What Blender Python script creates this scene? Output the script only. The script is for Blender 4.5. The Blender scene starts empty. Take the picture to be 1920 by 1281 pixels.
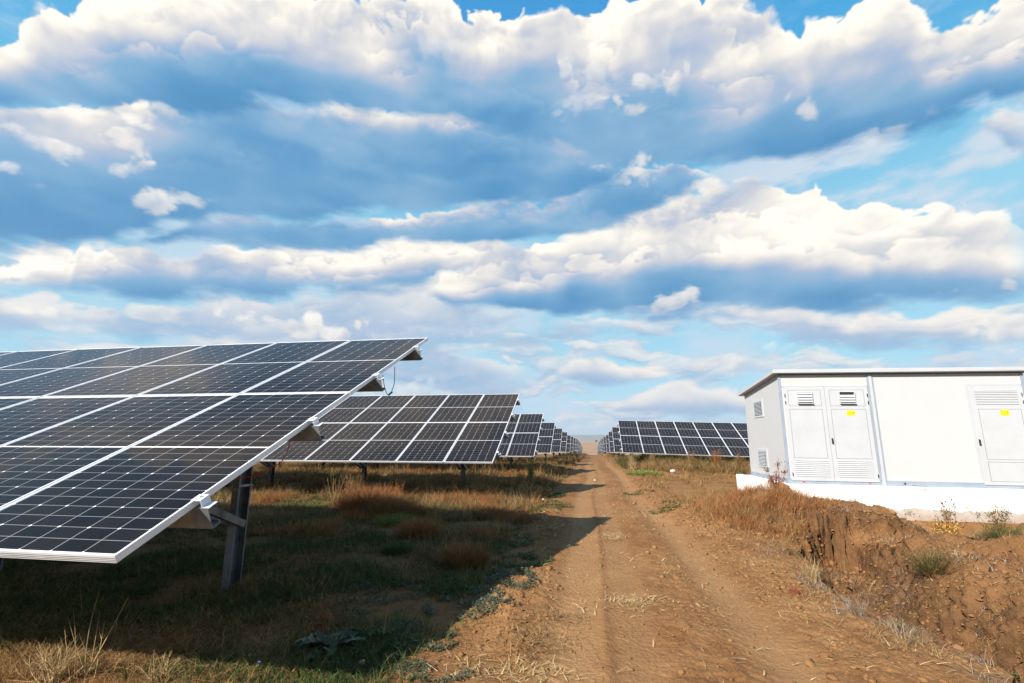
import bpy, bmesh, math, random
import numpy as np
from mathutils import Vector, Matrix
R = math.radians
C = bpy.context.scene.collection
scene = bpy.context.scene

# ---------------------------------------------------------------- camera
cd = bpy.data.cameras.new('camera')
cam = bpy.data.objects.new('camera', cd); C.objects.link(cam)
cd.sensor_fit = 'HORIZONTAL'; cd.sensor_width = 36.0
cd.lens = 894.86 / 1920 * 36
cd.clip_start = 0.05; cd.clip_end = 60000
cam.rotation_mode = 'XYZ'
PITCH, YAW, ROLL = 11.689, 9.217, 0.10
cam.matrix_world = Matrix.Rotation(R(YAW), 4, 'Z') @ Matrix.Rotation(R(90 + PITCH), 4, 'X') @ Matrix.Rotation(R(ROLL), 4, 'Z')
scene.camera = cam
scene.render.resolution_x = 1024; scene.render.resolution_y = 683

# ---------------------------------------------------------------- light
SUN_EL, SUN_AZ = 33.0, 216.3          # compass bearing of the sun, 0 = +Y, clockwise
sd = bpy.data.lights.new('sun', 'SUN'); sd.energy = 5.0; sd.angle = R(0.55); sd.color = (1.0, 0.92, 0.81)
so = bpy.data.objects.new('sun', sd); C.objects.link(so)
to_sun = Vector((math.sin(R(SUN_AZ)) * math.cos(R(SUN_EL)), math.cos(R(SUN_AZ)) * math.cos(R(SUN_EL)), math.sin(R(SUN_EL))))
so.rotation_euler = to_sun.to_track_quat('Z', 'Y').to_euler()
so.location = (-20, -25, 30)
scene.view_settings.view_transform = 'Standard'; scene.view_settings.look = 'None'
scene.view_settings.exposure = 1.05; scene.view_settings.gamma = 1.0
scene.view_settings.use_curve_mapping = False
SKYK = 0.525                            # radiance of the clouds against the sun lamp
A0, A1 = -80.0, 65.0
BANKS = {
 'low_far': ([(0.1502, 0.0923), (0.234, 0.1388), (0.3183, 0.1969), (0.3487, 0.2183), (0.3988, 0.2256), (0.43, 0.193), (0.4524, 0.1732), (0.4882, 0.142), (0.5105, 0.1525)], [(0.1534, 0.0438), (0.2383, 0.0539), (0.3217, 0.1), (0.3766, 0.0902), (0.4401, 0.0778), (0.4883, 0.0471), (0.5101, 0.0628)], 1.2, 2.5, -0.5, 1.0, 0.75),
 'low_pale': ([(0.3172, 0.2259), (0.3485, 0.2253), (0.3901, 0.2306), (0.4382, 0.2465), (0.5063, 0.2378), (0.5513, 0.2354), (0.5944, 0.2178), (0.6349, 0.198), (0.6792, 0.1743), (0.706, 0.1587)], [(0.319, 0.1774), (0.3997, 0.1798), (0.4612, 0.1788), (0.5062, 0.1899), (0.5728, 0.207), (0.6146, 0.1913), (0.6717, 0.1663), (0.7064, 0.1678)], 1.2, 2.0, -0.6, 1.6, 0.75),
 'low_bar': ([(0.5575, 0.0518), (0.5707, 0.0823), (0.5834, 0.092), (0.6083, 0.1037), (0.6322, 0.1096), (0.6547, 0.1013), (0.6689, 0.0902), (0.7033, 0.0953), (0.7382, 0.0559)], [(0.5575, 0.0488), (0.5826, 0.0513), (0.6303, 0.0447), (0.6672, 0.045), (0.7378, 0.0475)], 0.8, 1.0, 0.3, 1.1, 0.9),
 'low_puff': ([(0.5192, 0.1184), (0.5283, 0.1521), (0.5416, 0.1642), (0.5592, 0.1695), (0.572, 0.158), (0.5887, 0.1452), (0.6091, 0.136), (0.6206, 0.1127)], [(0.5192, 0.1153), (0.541, 0.1095), (0.5711, 0.1061), (0.6204, 0.1087)], 0.8, 0.8, 0.2, 1.1, 0.95),
 'low_right': ([(0.5736, 0.2487), (0.5913, 0.2699), (0.6126, 0.273), (0.6333, 0.2753), (0.6525, 0.2565), (0.6746, 0.2425), (0.6929, 0.2499), (0.7064, 0.2415), (0.7186, 0.219), (0.7397, 0.2043), (0.7516, 0.205), (0.7654, 0.2012), (0.7779, 0.1878), (0.7905, 0.1888), (0.8046, 0.1878), (0.8114, 0.1884), (0.8269, 0.1662)], [(0.5734, 0.2414), (0.6112, 0.2193), (0.655, 0.2185), (0.7064, 0.1678), (0.7371, 0.1509), (0.7651, 0.1471), (0.8239, 0.1205)], 1.3, 1.5, 0.1, 1.0, 0.95),
 'low_left': ([(0.1441, 0.1854), (0.1622, 0.1951), (0.1752, 0.2049), (0.19, 0.2011), (0.2028, 0.2021), (0.2296, 0.2222), (0.2478, 0.2242), (0.2766, 0.2422), (0.3011, 0.2542), (0.3311, 0.2709), (0.3546, 0.2951), (0.3882, 0.3147), (0.4237, 0.3184), (0.4606, 0.2797), (0.4881, 0.238)], [(0.148, 0.1271), (0.1932, 0.1472), (0.2479, 0.1601), (0.2975, 0.1633), (0.3742, 0.187), (0.461, 0.2214), (0.4881, 0.2327)], 1.0, 2.2, -0.3, 1.2, 0.9),
 'left_band': ([(0.1409, 0.2336), (0.1527, 0.2417), (0.1607, 0.2531), (0.1678, 0.2655), (0.1747, 0.2686), (0.1834, 0.2679), (0.1852, 0.2866), (0.197, 0.2984), (0.2129, 0.3125), (0.2248, 0.3095), (0.2437, 0.3042), (0.2506, 0.3264), (0.2648, 0.3455), (0.2757, 0.339), (0.297, 0.3514), (0.3282, 0.3503), (0.3694, 0.3669), (0.4134, 0.3885), (0.4597, 0.3982), (0.5068, 0.3897), (0.5347, 0.3724)], [(0.1443, 0.1826), (0.1898, 0.2043), (0.2603, 0.2308), (0.3313, 0.2641), (0.4151, 0.2913), (0.4604, 0.3061), (0.5066, 0.3328), (0.5346, 0.3622)], 1.2, 1.5, 0.25, 1.0, 1),
 'mid_puff': ([(0.4105, 0.3011), (0.428, 0.3314), (0.4508, 0.3523), (0.4739, 0.3826), (0.5068, 0.3887), (0.5348, 0.3796), (0.5461, 0.361), (0.5527, 0.3396), (0.5656, 0.2965)], [(0.4107, 0.2907), (0.438, 0.2592), (0.5064, 0.2506), (0.5514, 0.2459), (0.5649, 0.255)], 1.0, 1.0, 0.5, 1.05, 1),
 'right_cumulus': ([(0.5208, 0.3736), (0.5447, 0.4299), (0.5658, 0.4433), (0.5816, 0.4303), (0.6003, 0.4613), (0.6219, 0.4469), (0.6434, 0.454), (0.6598, 0.4543), (0.6833, 0.4492), (0.6983, 0.4473), (0.7051, 0.4372), (0.7151, 0.4225), (0.7285, 0.4151), (0.7369, 0.3874), (0.7454, 0.3683), (0.7507, 0.3632), (0.7557, 0.3767), (0.772, 0.3636), (0.7845, 0.3423), (0.7975, 0.342), (0.8134, 0.3254), (0.8231, 0.301), (0.8338, 0.2706)], [(0.5201, 0.2639), (0.5733, 0.2331), (0.6156, 0.2308), (0.6741, 0.2282), (0.7399, 0.2069), (0.7933, 0.1954), (0.8282, 0.1872)], 1.3, 1.4, 0.42, 0.9, 1),
 'strip': ([(0.1842, 0.2947), (0.2017, 0.3104), (0.2313, 0.3563), (0.2532, 0.3722), (0.2877, 0.3934), (0.3678, 0.4224), (0.4356, 0.4499), (0.5071, 0.461), (0.5452, 0.4692), (0.5645, 0.4967), (0.5928, 0.5179), (0.6285, 0.515), (0.6526, 0.4777), (0.668, 0.4569)], [(0.1845, 0.2893), (0.2694, 0.3223), (0.3487, 0.3492), (0.4137, 0.3764), (0.5068, 0.3928), (0.5536, 0.4006), (0.5995, 0.4307), (0.6432, 0.4494), (0.6678, 0.4525)], 1.0, 1.2, -0.6, 0.9, 0.95),
 'left_dark': ([(0.1261, 0.4351), (0.138, 0.4455), (0.1643, 0.4726), (0.192, 0.5012), (0.2117, 0.5198), (0.2636, 0.5659), (0.3179, 0.5957), (0.4084, 0.6262), (0.4828, 0.6273), (0.547, 0.5918), (0.5792, 0.5308), (0.6013, 0.4969)], [(0.1397, 0.2514), (0.1511, 0.2657), (0.173, 0.2768), (0.197, 0.2991), (0.2235, 0.3326), (0.2881, 0.3844), (0.3677, 0.4272), (0.4832, 0.4505), (0.5451, 0.4565), (0.5785, 0.4984), (0.6012, 0.495)], 1.2, 1.3, -0.2, 0.62, 1),
 'top_bank': ([(0.1236, 0.4658), (0.1329, 0.5092), (0.1433, 0.5495), (0.1493, 0.5796), (0.1666, 0.6071), (0.1861, 0.6498), (0.2676, 0.7367), (0.419, 0.798), (0.4301, 0.7699), (0.4456, 0.7695), (0.4823, 0.7621), (0.4918, 0.7651), (0.5007, 0.7779), (0.5297, 0.782), (0.5553, 0.7627), (0.5912, 0.7754), (0.6571, 0.754), (0.6983, 0.7191), (0.7167, 0.6955), (0.7275, 0.6595), (0.7317, 0.6399), (0.7373, 0.6571), (0.7567, 0.6445), (0.7796, 0.6433), (0.7905, 0.6259), (0.7975, 0.5971), (0.8108, 0.5789), (0.8176, 0.5815), (0.8319, 0.5712), (0.8406, 0.5746), (0.8576, 0.5756)], [(0.1273, 0.4194), (0.139, 0.4333), (0.1986, 0.4907), (0.2282, 0.5136), (0.2717, 0.5553), (0.3273, 0.5795), (0.4333, 0.6053), (0.4829, 0.5877), (0.5318, 0.5488), (0.5789, 0.517), (0.6651, 0.4827), (0.7204, 0.4564), (0.7534, 0.4513), (0.7831, 0.4489), (0.8105, 0.458), (0.8231, 0.4625), (0.8455, 0.4329)], 1.5, 1.3, 0.2, 0.95, 1),
 'right_small': ([(0.8095, 0.4442), (0.8202, 0.455), (0.8296, 0.4552), (0.8453, 0.4298)], [(0.8092, 0.4408), (0.8217, 0.4117), (0.8289, 0.384), (0.8404, 0.3651)], 1.5, 1, 0.2, 1.2, 0.9),
}
PUFFS = [(-51.02,29.61,1.49,0.87,1),(-51.43,27.02,2.45,1.41,0.95),(-53.61,24.43,2.26,1.31,0.6),(-57.61,24.56,2.48,0.65,0.5),(-58.08,21.58,1.57,0.58,0.5),(-48.39,22.47,1.98,0.86,0.7),(-46.05,23.44,1.73,0.69,0.5),(-34.37,34.53,3.36,0.64,0.5),(-47.79,30.42,1.81,0.63,0.5),(8.85,38.53,3.58,1.72,0.6),(6.35,36.89,3.32,1.10,0.7),(12.53,38.85,2.20,1.12,0.55),(25.37,32.46,1.17,1.19,0.8),(18.71,38.18,3.91,1.12,0.5),(33.32,28.05,2.26,0.79,0.3),(-0.11,40.80,2.86,1.43,0.5),(2.60,31.32,2.02,0.77,0.6),(7.22,30.36,2.56,1.20,0.6),(0.80,37.23,4.17,0.92,0.3),(38.54,12.92,0.78,0.69,0.7),(35.21,12.97,1.01,0.41,0.5),(20.92,9.55,2.38,0.77,0.45),(24.20,9.07,1.34,0.64,0.35),(15.62,7.79,0.95,1.16,0.35),(29.63,10.97,1.94,1.10,0.7),(37.37,9.45,1.80,0.88,0.7),(10.57,15.56,3.45,1.20,0.75),(-55.34,10.62,3.02,0.89,0.7),(-46.97,12.09,3.46,0.81,0.6),(-30.51,11.99,10.26,1.43,0.85),(-19.31,4.93,5.01,1.50,0.5),(-39.59,41.74,5.36,1.23,0.6),(-33.65,43.71,3.91,1.04,0.8),(-56.89,34.00,1.77,1.11,0.6),(-13.76,42.73,6.71,0.84,0.3),]
# ---------------------------------------------------------------- cloud field, as a function of direction
def lattice(seed, n=256):
    g = np.random.RandomState(seed).rand(n, n) * 2 * np.pi
    return np.cos(g).astype(np.float32), np.sin(g).astype(np.float32)
_lat = {}
def perlin(x, y, seed=0):
    if seed not in _lat: _lat[seed] = lattice(seed)
    gx, gy = _lat[seed]
    xi = np.floor(x).astype(np.int32); yi = np.floor(y).astype(np.int32)
    fx = (x - xi).astype(np.float32); fy = (y - yi).astype(np.float32)
    x0 = xi & 255; x1 = (xi + 1) & 255; y0 = yi & 255; y1 = (yi + 1) & 255
    u = fx * fx * fx * (fx * (fx * 6 - 15) + 10); v = fy * fy * fy * (fy * (fy * 6 - 15) + 10)
    d = lambda a, b, p, q: gx[b, a] * p + gy[b, a] * q
    n0 = d(x0, y0, fx, fy) * (1 - u) + d(x1, y0, fx - 1, fy) * u
    n1 = d(x0, y1, fx, fy - 1) * (1 - u) + d(x1, y1, fx - 1, fy - 1) * u
    return (n0 * (1 - v) + n1 * v) * 1.4
def fbm(x, y, o=5, seed=0, gain=0.5):
    s = 0; a = 1.0; t = 0
    for k in range(o):
        s = s + a * perlin(x * 2.03 ** k + 17.3 * k, y * 2.03 ** k - 9.1 * k, seed + k % 3); t += a; a *= gain
    return s / t
def billow(x, y, o=5, seed=0, gain=0.55):
    s = 0; a = 1.0; t = 0
    for k in range(o):
        s = s + a * (1 - 2 * np.abs(perlin(x * 2.03 ** k + 5.3 * k, y * 2.03 ** k + 3.1 * k, seed + k % 3))); t += a; a *= gain
    return s / t                                        # about 0.3 +- 0.3, round lobes with creases between
def sstep(v, a, b):
    t = np.clip((v - a) / (b - a), 0, 1); return t * t * (3 - 2 * t)
def puffy(x, y, o, seed, gain=0.5):
    s = 0; a = 1.0; t = 0
    for k in range(o):
        s = s + a * np.abs(perlin(x * 2.05 ** k + 5.3 * k, y * 2.05 ** k + 3.1 * k, seed + k % 3)) * 2; t += a; a *= gain
    return s / t
SR = lambda *c: np.array([((v / 255 + 0.055) / 1.055) ** 2.4 for v in c], np.float32)
def cramp(t, stops):
    p = np.array([s[0] for s in stops]); c = np.array([SR(*s[1]) for s in stops])
    return np.stack([np.interp(t, p, c[:, i]) for i in range(3)], -1).astype(np.float32)
SHADE = [(0.0, (255, 250, 240)), (0.10, (250, 243, 232)), (0.22, (231, 227, 222)), (0.36, (205, 207, 213)), (0.52, (170, 186, 210)), (0.68, (133, 174, 207)), (0.85, (102, 157, 199)), (1.0, (82, 144, 191)), (1.2, (73, 138, 187))]
FAR = [(0.0, (246, 238, 228)), (0.3, (220, 219, 221)), (0.6, (176, 192, 214)), (1.0, (120, 166, 206))]
GRADE = [(0, (172, 200, 224)), (4, (160, 202, 224)), (9, (150, 206, 224)), (15, (150, 204, 224)), (22, (146, 206, 228)), (30, (96, 184, 224)), (40, (58, 166, 222)), (50, (46, 146, 214)), (90, (40, 120, 200))]

def cloud_field(az, el):
    """colour (linear, clouds lit at 1) and cover of the clouds towards az, el in degrees"""
    f4 = np.float32; az = az.astype(f4); el = el.astype(f4)
    ey = el * 1.5
    wx = fbm(az * 0.10, ey * 0.10, 4, 40) * 2.2; wy = fbm(az * 0.10 + 50, ey * 0.10, 4, 43) * 2.2
    x = az + wx; y = ey + wy
    con = puffy(x * 0.13, y * 0.13, 8, 1, 0.50) - 0.42           # lobed outline, mean about 0
    con2 = puffy(x * 0.20 + 9, y * 0.20 + 40, 7, 11, 0.50) - 0.42
    con3 = puffy(x * 0.17 + 90, y * 0.17 + 4, 7, 21, 0.50) - 0.42
    st = fbm(az * 0.05 + 3, el * 0.16, 5, 5, 0.5)                # streaks for bases
    st2 = fbm(az * 0.10 + 30, el * 0.30 + 8, 6, 8, 0.55)
    big = fbm(x * 0.06, y * 0.09, 4, 15, 0.42)
    sm = fbm(az * 0.08 + 30, el * 0.22 + 8, 3, 8, 0.45)
    rel = fbm(x * 0.18, y * 0.18, 4, 25, 0.5); 
    rel = rel - fbm((x - 0.7) * 0.18, (y + 1.2) * 0.18, 4, 25, 0.5)
    cov = np.zeros_like(az); col = np.zeros(az.shape + (3,), f4); thin = sstep(st2 + 0.6 * big, -0.12, 0.35) * 0.55 * (1 + 0.6 * sstep(az, 5, 25) * sstep(np.abs(el - 24), 8, 3)); thin = thin * sstep(el, 46, 30)
    col += SR(206, 216, 228); cov = thin
    def over(a, c):
        nonlocal cov, col
        na = a + cov * (1 - a)
        w = np.where(na > 1e-4, a / np.maximum(na, 1e-4), 0)[..., None]
        col = col * (1 - w) + c * w; cov = na
    # flat far cumulus and veils low over the horizon
    for q, (fa, fe, sd_, thr) in enumerate(((0.085, 0.30, 50, -0.02), (0.13, 0.42, 60, 0.06))):
        g = fbm(x * fa, el * fe + 0.3 * wy, 7, sd_, 0.52); gu = fbm(x * fa - 0.03, (el + 0.9) * fe + 0.3 * wy, 7, sd_, 0.52)
        a = sstep(g, thr, thr + 0.16) * sstep(el, 17, 12) * sstep(el, 0.3, 2.5) * 0.70
        S = 0.58 - (g - gu) * 1.2 - sstep(g, thr, thr + .4) * 0.1 + st * 0.4
        over(a, cramp(S, FAR))
    u = (az - A0) / (A1 - A0)
    for i, (name, (top, bot, amp, softb, s0, s1, fade)) in enumerate(BANKS.items()):
        tx, ty = zip(*top); bx, by = zip(*bot)
        T = (np.interp(u, tx, ty) * 60).astype(f4); B = (np.interp(u, bx, by) * 60).astype(f4)
        ends = sstep(u, tx[0] - .001, tx[0] + .02) * sstep(u, tx[-1] + .001, tx[-1] - .02) if name not in ('left_dark', 'top_bank', 'left_band', 'low_left', 'low_far') else 1.0
        if name in ('left_dark', 'strip', 'left_band', 'low_left', 'low_far'): ends = sstep(u, tx[-1] + .001, tx[-1] - .03)
        thick = np.maximum(T - B, 0.05)
        T2 = T + con * amp * 1.9
        dt = T2 - el
        low = name.startswith('low')
        edge = (0.28 + (0.5 if low else 0.0)) * (1 + 4.0 * sstep(big, -0.1, 0.30))
        B2 = B + st2 * softb * 1.6
        a = sstep(dt, 0, edge) * sstep(el - B2, -0.2 * softb, softb * 0.9) * sstep(thick, 0.15, 1.2) * fade * ends
        if a.max() < 0.01: continue
        frac = (T - el) / thick
        S = sstep(frac, s0, s1) * 0.80 + 0.20 * sstep(dt, 0.0, 1.6 * amp)
        S = S + 0.06 + big * 0.65 + st * 0.22 * sstep(frac, 0.1, 0.6)
        body = 1 - sstep(frac, s0 + 0.1, s1 + 0.1) * 0.75
        S = S - rel * (0.12 + 0.22 * sstep(3.0 * amp - dt, 0, 3)) * body
        # overlapping heads within the bank
        for cj, fj, ph in ((con2, 0.22, 0), (con3, 0.45, 31), (con, 0.62, 77)):
            gate = sstep(fbm(az * 0.07 + ph + i * 7, el * 0.02 + ph, 3, 33), -0.05, 0.25)
            dj = T - fj * thick + cj * amp * 2.2 - el
            S = S - gate * body * (sstep(dj, -0.05, 0.55) * np.exp(-np.maximum(dj, 0) / (1.2 + 0.6 * amp)) * 0.22 - np.exp(-np.abs(dj) / 0.7) * (dj < 0) * 0.07)
        S = np.where(S > 0.7, 0.7 + (S - 0.7) * 0.6, S) - 0.14 * sstep(sm + 0.5 * big, -0.05, 0.45)
        over(a, cramp(S, FAR if low else SHADE))
    for k, (pa, pe, ra, re, br) in enumerate(PUFFS):
        sel = (np.abs(az - pa) < ra * 2.2) & (np.abs(el - pe) < re * 2.4)
        if not sel.any(): continue
        dx = (az - pa) / ra; dy = (el - pe) / re
        r = np.sqrt(dx * dx + dy * dy)
        d = 0.78 - r + (con + 0.8 * con2) * 2.4 + big * 0.8
        a = sstep(d, -0.05, 1.1) * br * sstep(r, 2.0, 1.1)
        S = 0.22 - 0.14 * dy - rel * 0.5 + 0.25 * sstep(d, 0.5, 0.0)
        over(a * sel, cramp(S, SHADE))
    return col, cov
A0, A1 = A0, A1
def lin(r, g, b, a=1.0):
    f = lambda v: (v / 255) / 12.92 if v / 255 <= 0.04045 else (((v / 255) + 0.055) / 1.055) ** 2.4
    return (f(r), f(g), f(b), a)

class NT:
    """tiny helper to write node maths as expressions"""
    def __init__(s, tree): s.t = tree
    def new(s, kind, **kw):
        n = s.t.nodes.new(kind)
        for k, v in kw.items(): setattr(n, k, v)
        return n
    def put(s, sock, v):
        if hasattr(v, 'is_output'): s.t.links.new(v, sock)
        else: sock.default_value = v
    def m(s, op, a, b=None, c=None, clamp=False):
        n = s.new('ShaderNodeMath', operation=op, use_clamp=clamp)
        s.put(n.inputs[0], a)
        if b is not None: s.put(n.inputs[1], b)
        if c is not None: s.put(n.inputs[2], c)
        return n.outputs[0]
    def ss(s, v, a, b, lo=0.0, hi=1.0, kind='SMOOTHSTEP'):
        n = s.new('ShaderNodeMapRange', interpolation_type=kind)
        s.put(n.inputs['Value'], v); n.inputs['From Min'].default_value = a; n.inputs['From Max'].default_value = b
        n.inputs['To Min'].default_value = lo; n.inputs['To Max'].default_value = hi
        return n.outputs[0]
    def xyz(s, x, y, z):
        n = s.new('ShaderNodeCombineXYZ')
        for i, v in enumerate((x, y, z)): s.put(n.inputs[i], v)
        return n.outputs[0]
    def sep(s, v):
        n = s.new('ShaderNodeSeparateXYZ'); s.put(n.inputs[0], v); return n.outputs
    def noise(s, vec, scale=1.0, detail=4.0, rough=0.5):
        n = s.new('ShaderNodeTexNoise')
        s.put(n.inputs['Vector'], vec); n.inputs['Scale'].default_value = scale
        n.inputs['Detail'].default_value = detail; n.inputs['Roughness'].default_value = rough
        return n.outputs[0]
    def voro(s, vec, scale=1.0, feature='F1', out='Distance'):
        n = s.new('ShaderNodeTexVoronoi', feature=feature)
        s.put(n.inputs['Vector'], vec); n.inputs['Scale'].default_value = scale
        return n.outputs[out]
    def ramp(s, v, stops):
        n = s.new('ShaderNodeValToRGB'); s.put(n.inputs[0], v)
        cr = n.color_ramp
        while len(cr.elements) < len(stops): cr.elements.new(0.5)
        for e, (p, c) in zip(cr.elements, stops): e.position = p; e.color = c if len(c) == 4 else (*c, 1)
        return n.outputs[0]
    def mix(s, f, a, b, blend='MIX'):
        n = s.new('ShaderNodeMix', data_type='RGBA', blend_type=blend)
        s.put(n.inputs[0], f); s.put(n.inputs[6], a); s.put(n.inputs[7], b)
        return n.outputs[2]
    def bump(s, h, strength=0.5, dist=0.01):
        n = s.new('ShaderNodeBump'); n.inputs['Strength'].default_value = strength; n.inputs['Distance'].default_value = dist
        s.put(n.inputs['Height'], h); return n.outputs[0]

def make_image(name, w, h, rgb, a):
    im = bpy.data.images.new(name, w, h, alpha=True, float_buffer=True, is_data=True)
    im.alpha_mode = 'CHANNEL_PACKED'
    px = np.empty((h, w, 4), np.float32); px[..., :3] = rgb; px[..., 3] = a
    im.pixels.foreach_set(px.ravel()); im.update(); im.pack()
    return im

def build_sky():
    world = bpy.data.worlds.new('World'); scene.world = world; world.use_nodes = True
    world.node_tree.nodes.clear(); n = NT(world.node_tree)
    PW, PH, EM = 1600, 800, 60.0
    AZ, EL = np.meshgrid(A0 + (np.arange(PW) + .5) / PW * (A1 - A0), (np.arange(PH) + .5) / PH * EM)
    rgb, a = cloud_field(AZ, EL)
    front = make_image('cloud_field', PW, PH, rgb, a)
    # the rest of the sky (behind and overhead): scattered cumulus on a flat cloud deck
    AZ, EL = np.meshgrid(np.radians(-180 + (np.arange(720) + .5) / 2), np.radians((np.arange(180) + .5) / 2))
    k = np.cos(EL) / (np.sin(EL) + 0.2)
    X, Y = np.sin(AZ) * k, np.cos(AZ) * k
    g = fbm(X * 1.5 + 3, Y * 1.5 + 7, 6, 70, 0.55)
    rgb2 = cramp(sstep(g, 0.02, 0.5) * 0.9 + 0.1, SHADE); a2 = sstep(g, 0.02, 0.2)
    back = make_image('cloud_deck', 720, 180, rgb2, a2)
    tc = n.new('ShaderNodeTexCoord'); x, y, z = n.sep(tc.outputs['Generated'])
    az = n.m('MULTIPLY', n.m('ARCTAN2', x, y), 57.29578); el = n.m('MULTIPLY', n.m('ARCSINE', z), 57.29578)
    def tex(im, u, v):
        t = n.new('ShaderNodeTexImage', image=im, interpolation='Cubic', extension='EXTEND')
        n.put(t.inputs[0], n.xyz(u, v, 0.0)); return t
    tf = tex(front, n.ss(az, A0, A1, kind='LINEAR'), n.ss(el, 0.0, EM, kind='LINEAR'))
    tb = tex(back, n.ss(az, -180, 180, kind='LINEAR'), n.ss(el, 0.0, 90.0, kind='LINEAR'))
    outside = n.m('MAXIMUM', n.ss(el, 50, 58), n.ss(n.m('ABSOLUTE', n.m('ADD', az, 8.0)), 62, 71))
    cl = n.mix(outside, tf.outputs[0], tb.outputs[0])
    am = n.m('ADD', n.m('MULTIPLY', tf.outputs[1], n.m('SUBTRACT', 1.0, outside)), n.m('MULTIPLY', tb.outputs[1], outside))
    st = n.new('ShaderNodeTexSky', sky_type='NISHITA'); st.sun_disc = False
    st.sun_elevation = R(SUN_EL); st.sun_rotation = R(SUN_AZ); st.air_density = 1.0; st.dust_density = 0.6; st.ozone_density = 2.0
    clear = n.mix(1.0, st.outputs[0], (0.10, 0.10, 0.10, 1), 'MULTIPLY')
    tone = n.ramp(n.ss(el, 0, 90, kind='LINEAR'), [(e / 90, tuple(float(q) * SKYK for q in SR(*c)) + (1,)) for e, c in GRADE])
    clear = n.mix(0.85, clear, tone)
    col = n.mix(am, clear, n.mix(1.0, cl, (SKYK, SKYK, SKYK, 1), 'MULTIPLY'))
    col = n.mix(n.ss(el, -0.3, -2.0), col, (0.10 * SKYK, 0.07 * SKYK, 0.05 * SKYK, 1))
    bg = n.new('ShaderNodeBackground'); n.put(bg.inputs[0], col); bg.inputs[1].default_value = 1.0
    out = n.new('ShaderNodeOutputWorld'); n.t.links.new(bg.outputs[0], out.inputs[0])
    try: world.cycles.sampling_method = 'MANUAL'; world.cycles.sample_map_resolution = 512
    except Exception: pass
build_sky()

# ---------------------------------------------------------------- object helpers
def tag(o, label=None, cat=None, group=None, kind=None):
    for k, v in (('label', label), ('category', cat), ('group', group), ('kind', kind)):
        if v: o[k] = v
    return o
def empty(name, loc, label, cat, group=None, rot=(0, 0, 0)):
    o = bpy.data.objects.new(name, None); C.objects.link(o); o.empty_display_size = 0.2
    o.location = loc; o.rotation_euler = rot
    return tag(o, label, cat, group)
def copy_tree(o, parent=None):
    c = o.copy(); C.objects.link(c); c.parent = parent
    for ch in list(o.children): copy_tree(ch, c)
    return c

class MB:
    """collects boxes, bars, tubes and sheets, then links them as one mesh"""
    def __init__(s): s.v = []; s.f = []; s.mi = []; s.uv = {}
    def add(s, vs, fs, mi=0, M=None):
        b = len(s.v)
        for v in vs:
            v = Vector(v)
            s.v.append(tuple(M @ v) if M else tuple(v))
        for f in fs: s.f.append(tuple(b + i for i in f)); s.mi.append(mi)
        return s
    def box(s, a, b, mi=0, M=None, bev=0.0):
        x0, y0, z0 = a; x1, y1, z1 = b
        vs = [(x0, y0, z0), (x1, y0, z0), (x1, y1, z0), (x0, y1, z0), (x0, y0, z1), (x1, y0, z1), (x1, y1, z1), (x0, y1, z1)]
        return s.add(vs, [(0, 3, 2, 1), (4, 5, 6, 7), (0, 1, 5, 4), (1, 2, 6, 5), (2, 3, 7, 6), (3, 0, 4, 7)], mi, M)
    def prism(s, prof, p0, p1, up=(0, 0, 1), mi=0):
        """extrude a closed 2-D profile (side, up) from p0 to p1"""
        p0 = Vector(p0); p1 = Vector(p1); d = (p1 - p0).normalized(); up = Vector(up)
        side = d.cross(up).normalized(); u = side.cross(d).normalized(); n = len(prof)
        vs = [p0 + side * a + u * b for a, b in prof] + [p1 + side * a + u * b for a, b in prof]
        fs = [(i, (i + 1) % n, n + (i + 1) % n, n + i) for i in range(n)]
        fs += [tuple(range(n - 1, -1, -1)), tuple(range(n, 2 * n))]
        return s.add(vs, fs, mi)
    def bar(s, p0, p1, w, h, up=(0, 0, 1), mi=0):
        return s.prism([(-w / 2, -h / 2), (w / 2, -h / 2), (w / 2, h / 2), (-w / 2, h / 2)], p0, p1, up, mi)
    def tube(s, pts, r, n=8, mi=0, r1=None):
        pts = [Vector(p) for p in pts]; k = len(pts); b = len(s.v)
        for i, p in enumerate(pts):
            d = (pts[min(i + 1, k - 1)] - pts[max(i - 1, 0)]).normalized()
            a = d.cross(Vector((0.13, 0.31, 0.94))).normalized(); c = d.cross(a)
            rr = r if r1 is None else r + (r1 - r) * i / (k - 1)
            for j in range(n):
                t = 2 * math.pi * j / n; s.v.append(tuple(p + a * math.cos(t) * rr + c * math.sin(t) * rr))
        for i in range(k - 1):
            for j in range(n):
                s.f.append((b + i * n + j, b + i * n + (j + 1) % n, b + (i + 1) * n + (j + 1) % n, b + (i + 1) * n + j)); s.mi.append(mi)
        s.f.append(tuple(b + j for j in range(n - 1, -1, -1))); s.mi.append(mi)
        s.f.append(tuple(b + (k - 1) * n + j for j in range(n))); s.mi.append(mi)
        return s
    def mesh(s, name, mats):
        me = bpy.data.meshes.new(name); me.from_pydata(s.v, [], s.f)
        for m in (mats if isinstance(mats, (list, tuple)) else [mats]): me.materials.append(m)
        me.polygons.foreach_set('material_index', s.mi); me.update()
        return me
    def build(s, name, mats, parent=None, smooth=False, bevel=0.0, loc=None):
        me = s.mesh(name, mats)
        bm = bmesh.new(); bm.from_mesh(me); bmesh.ops.recalc_face_normals(bm, faces=bm.faces)
        if bevel: bmesh.ops.bevel(bm, geom=list(bm.edges), offset=bevel, segments=1, affect='EDGES', clamp_overlap=True)
        bm.to_mesh(me); bm.free()
        if smooth: me.polygons.foreach_set('use_smooth', [True] * len(me.polygons))
        o = bpy.data.objects.new(name, me); C.objects.link(o); o.parent = parent
        if loc: o.location = loc
        return o
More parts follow.
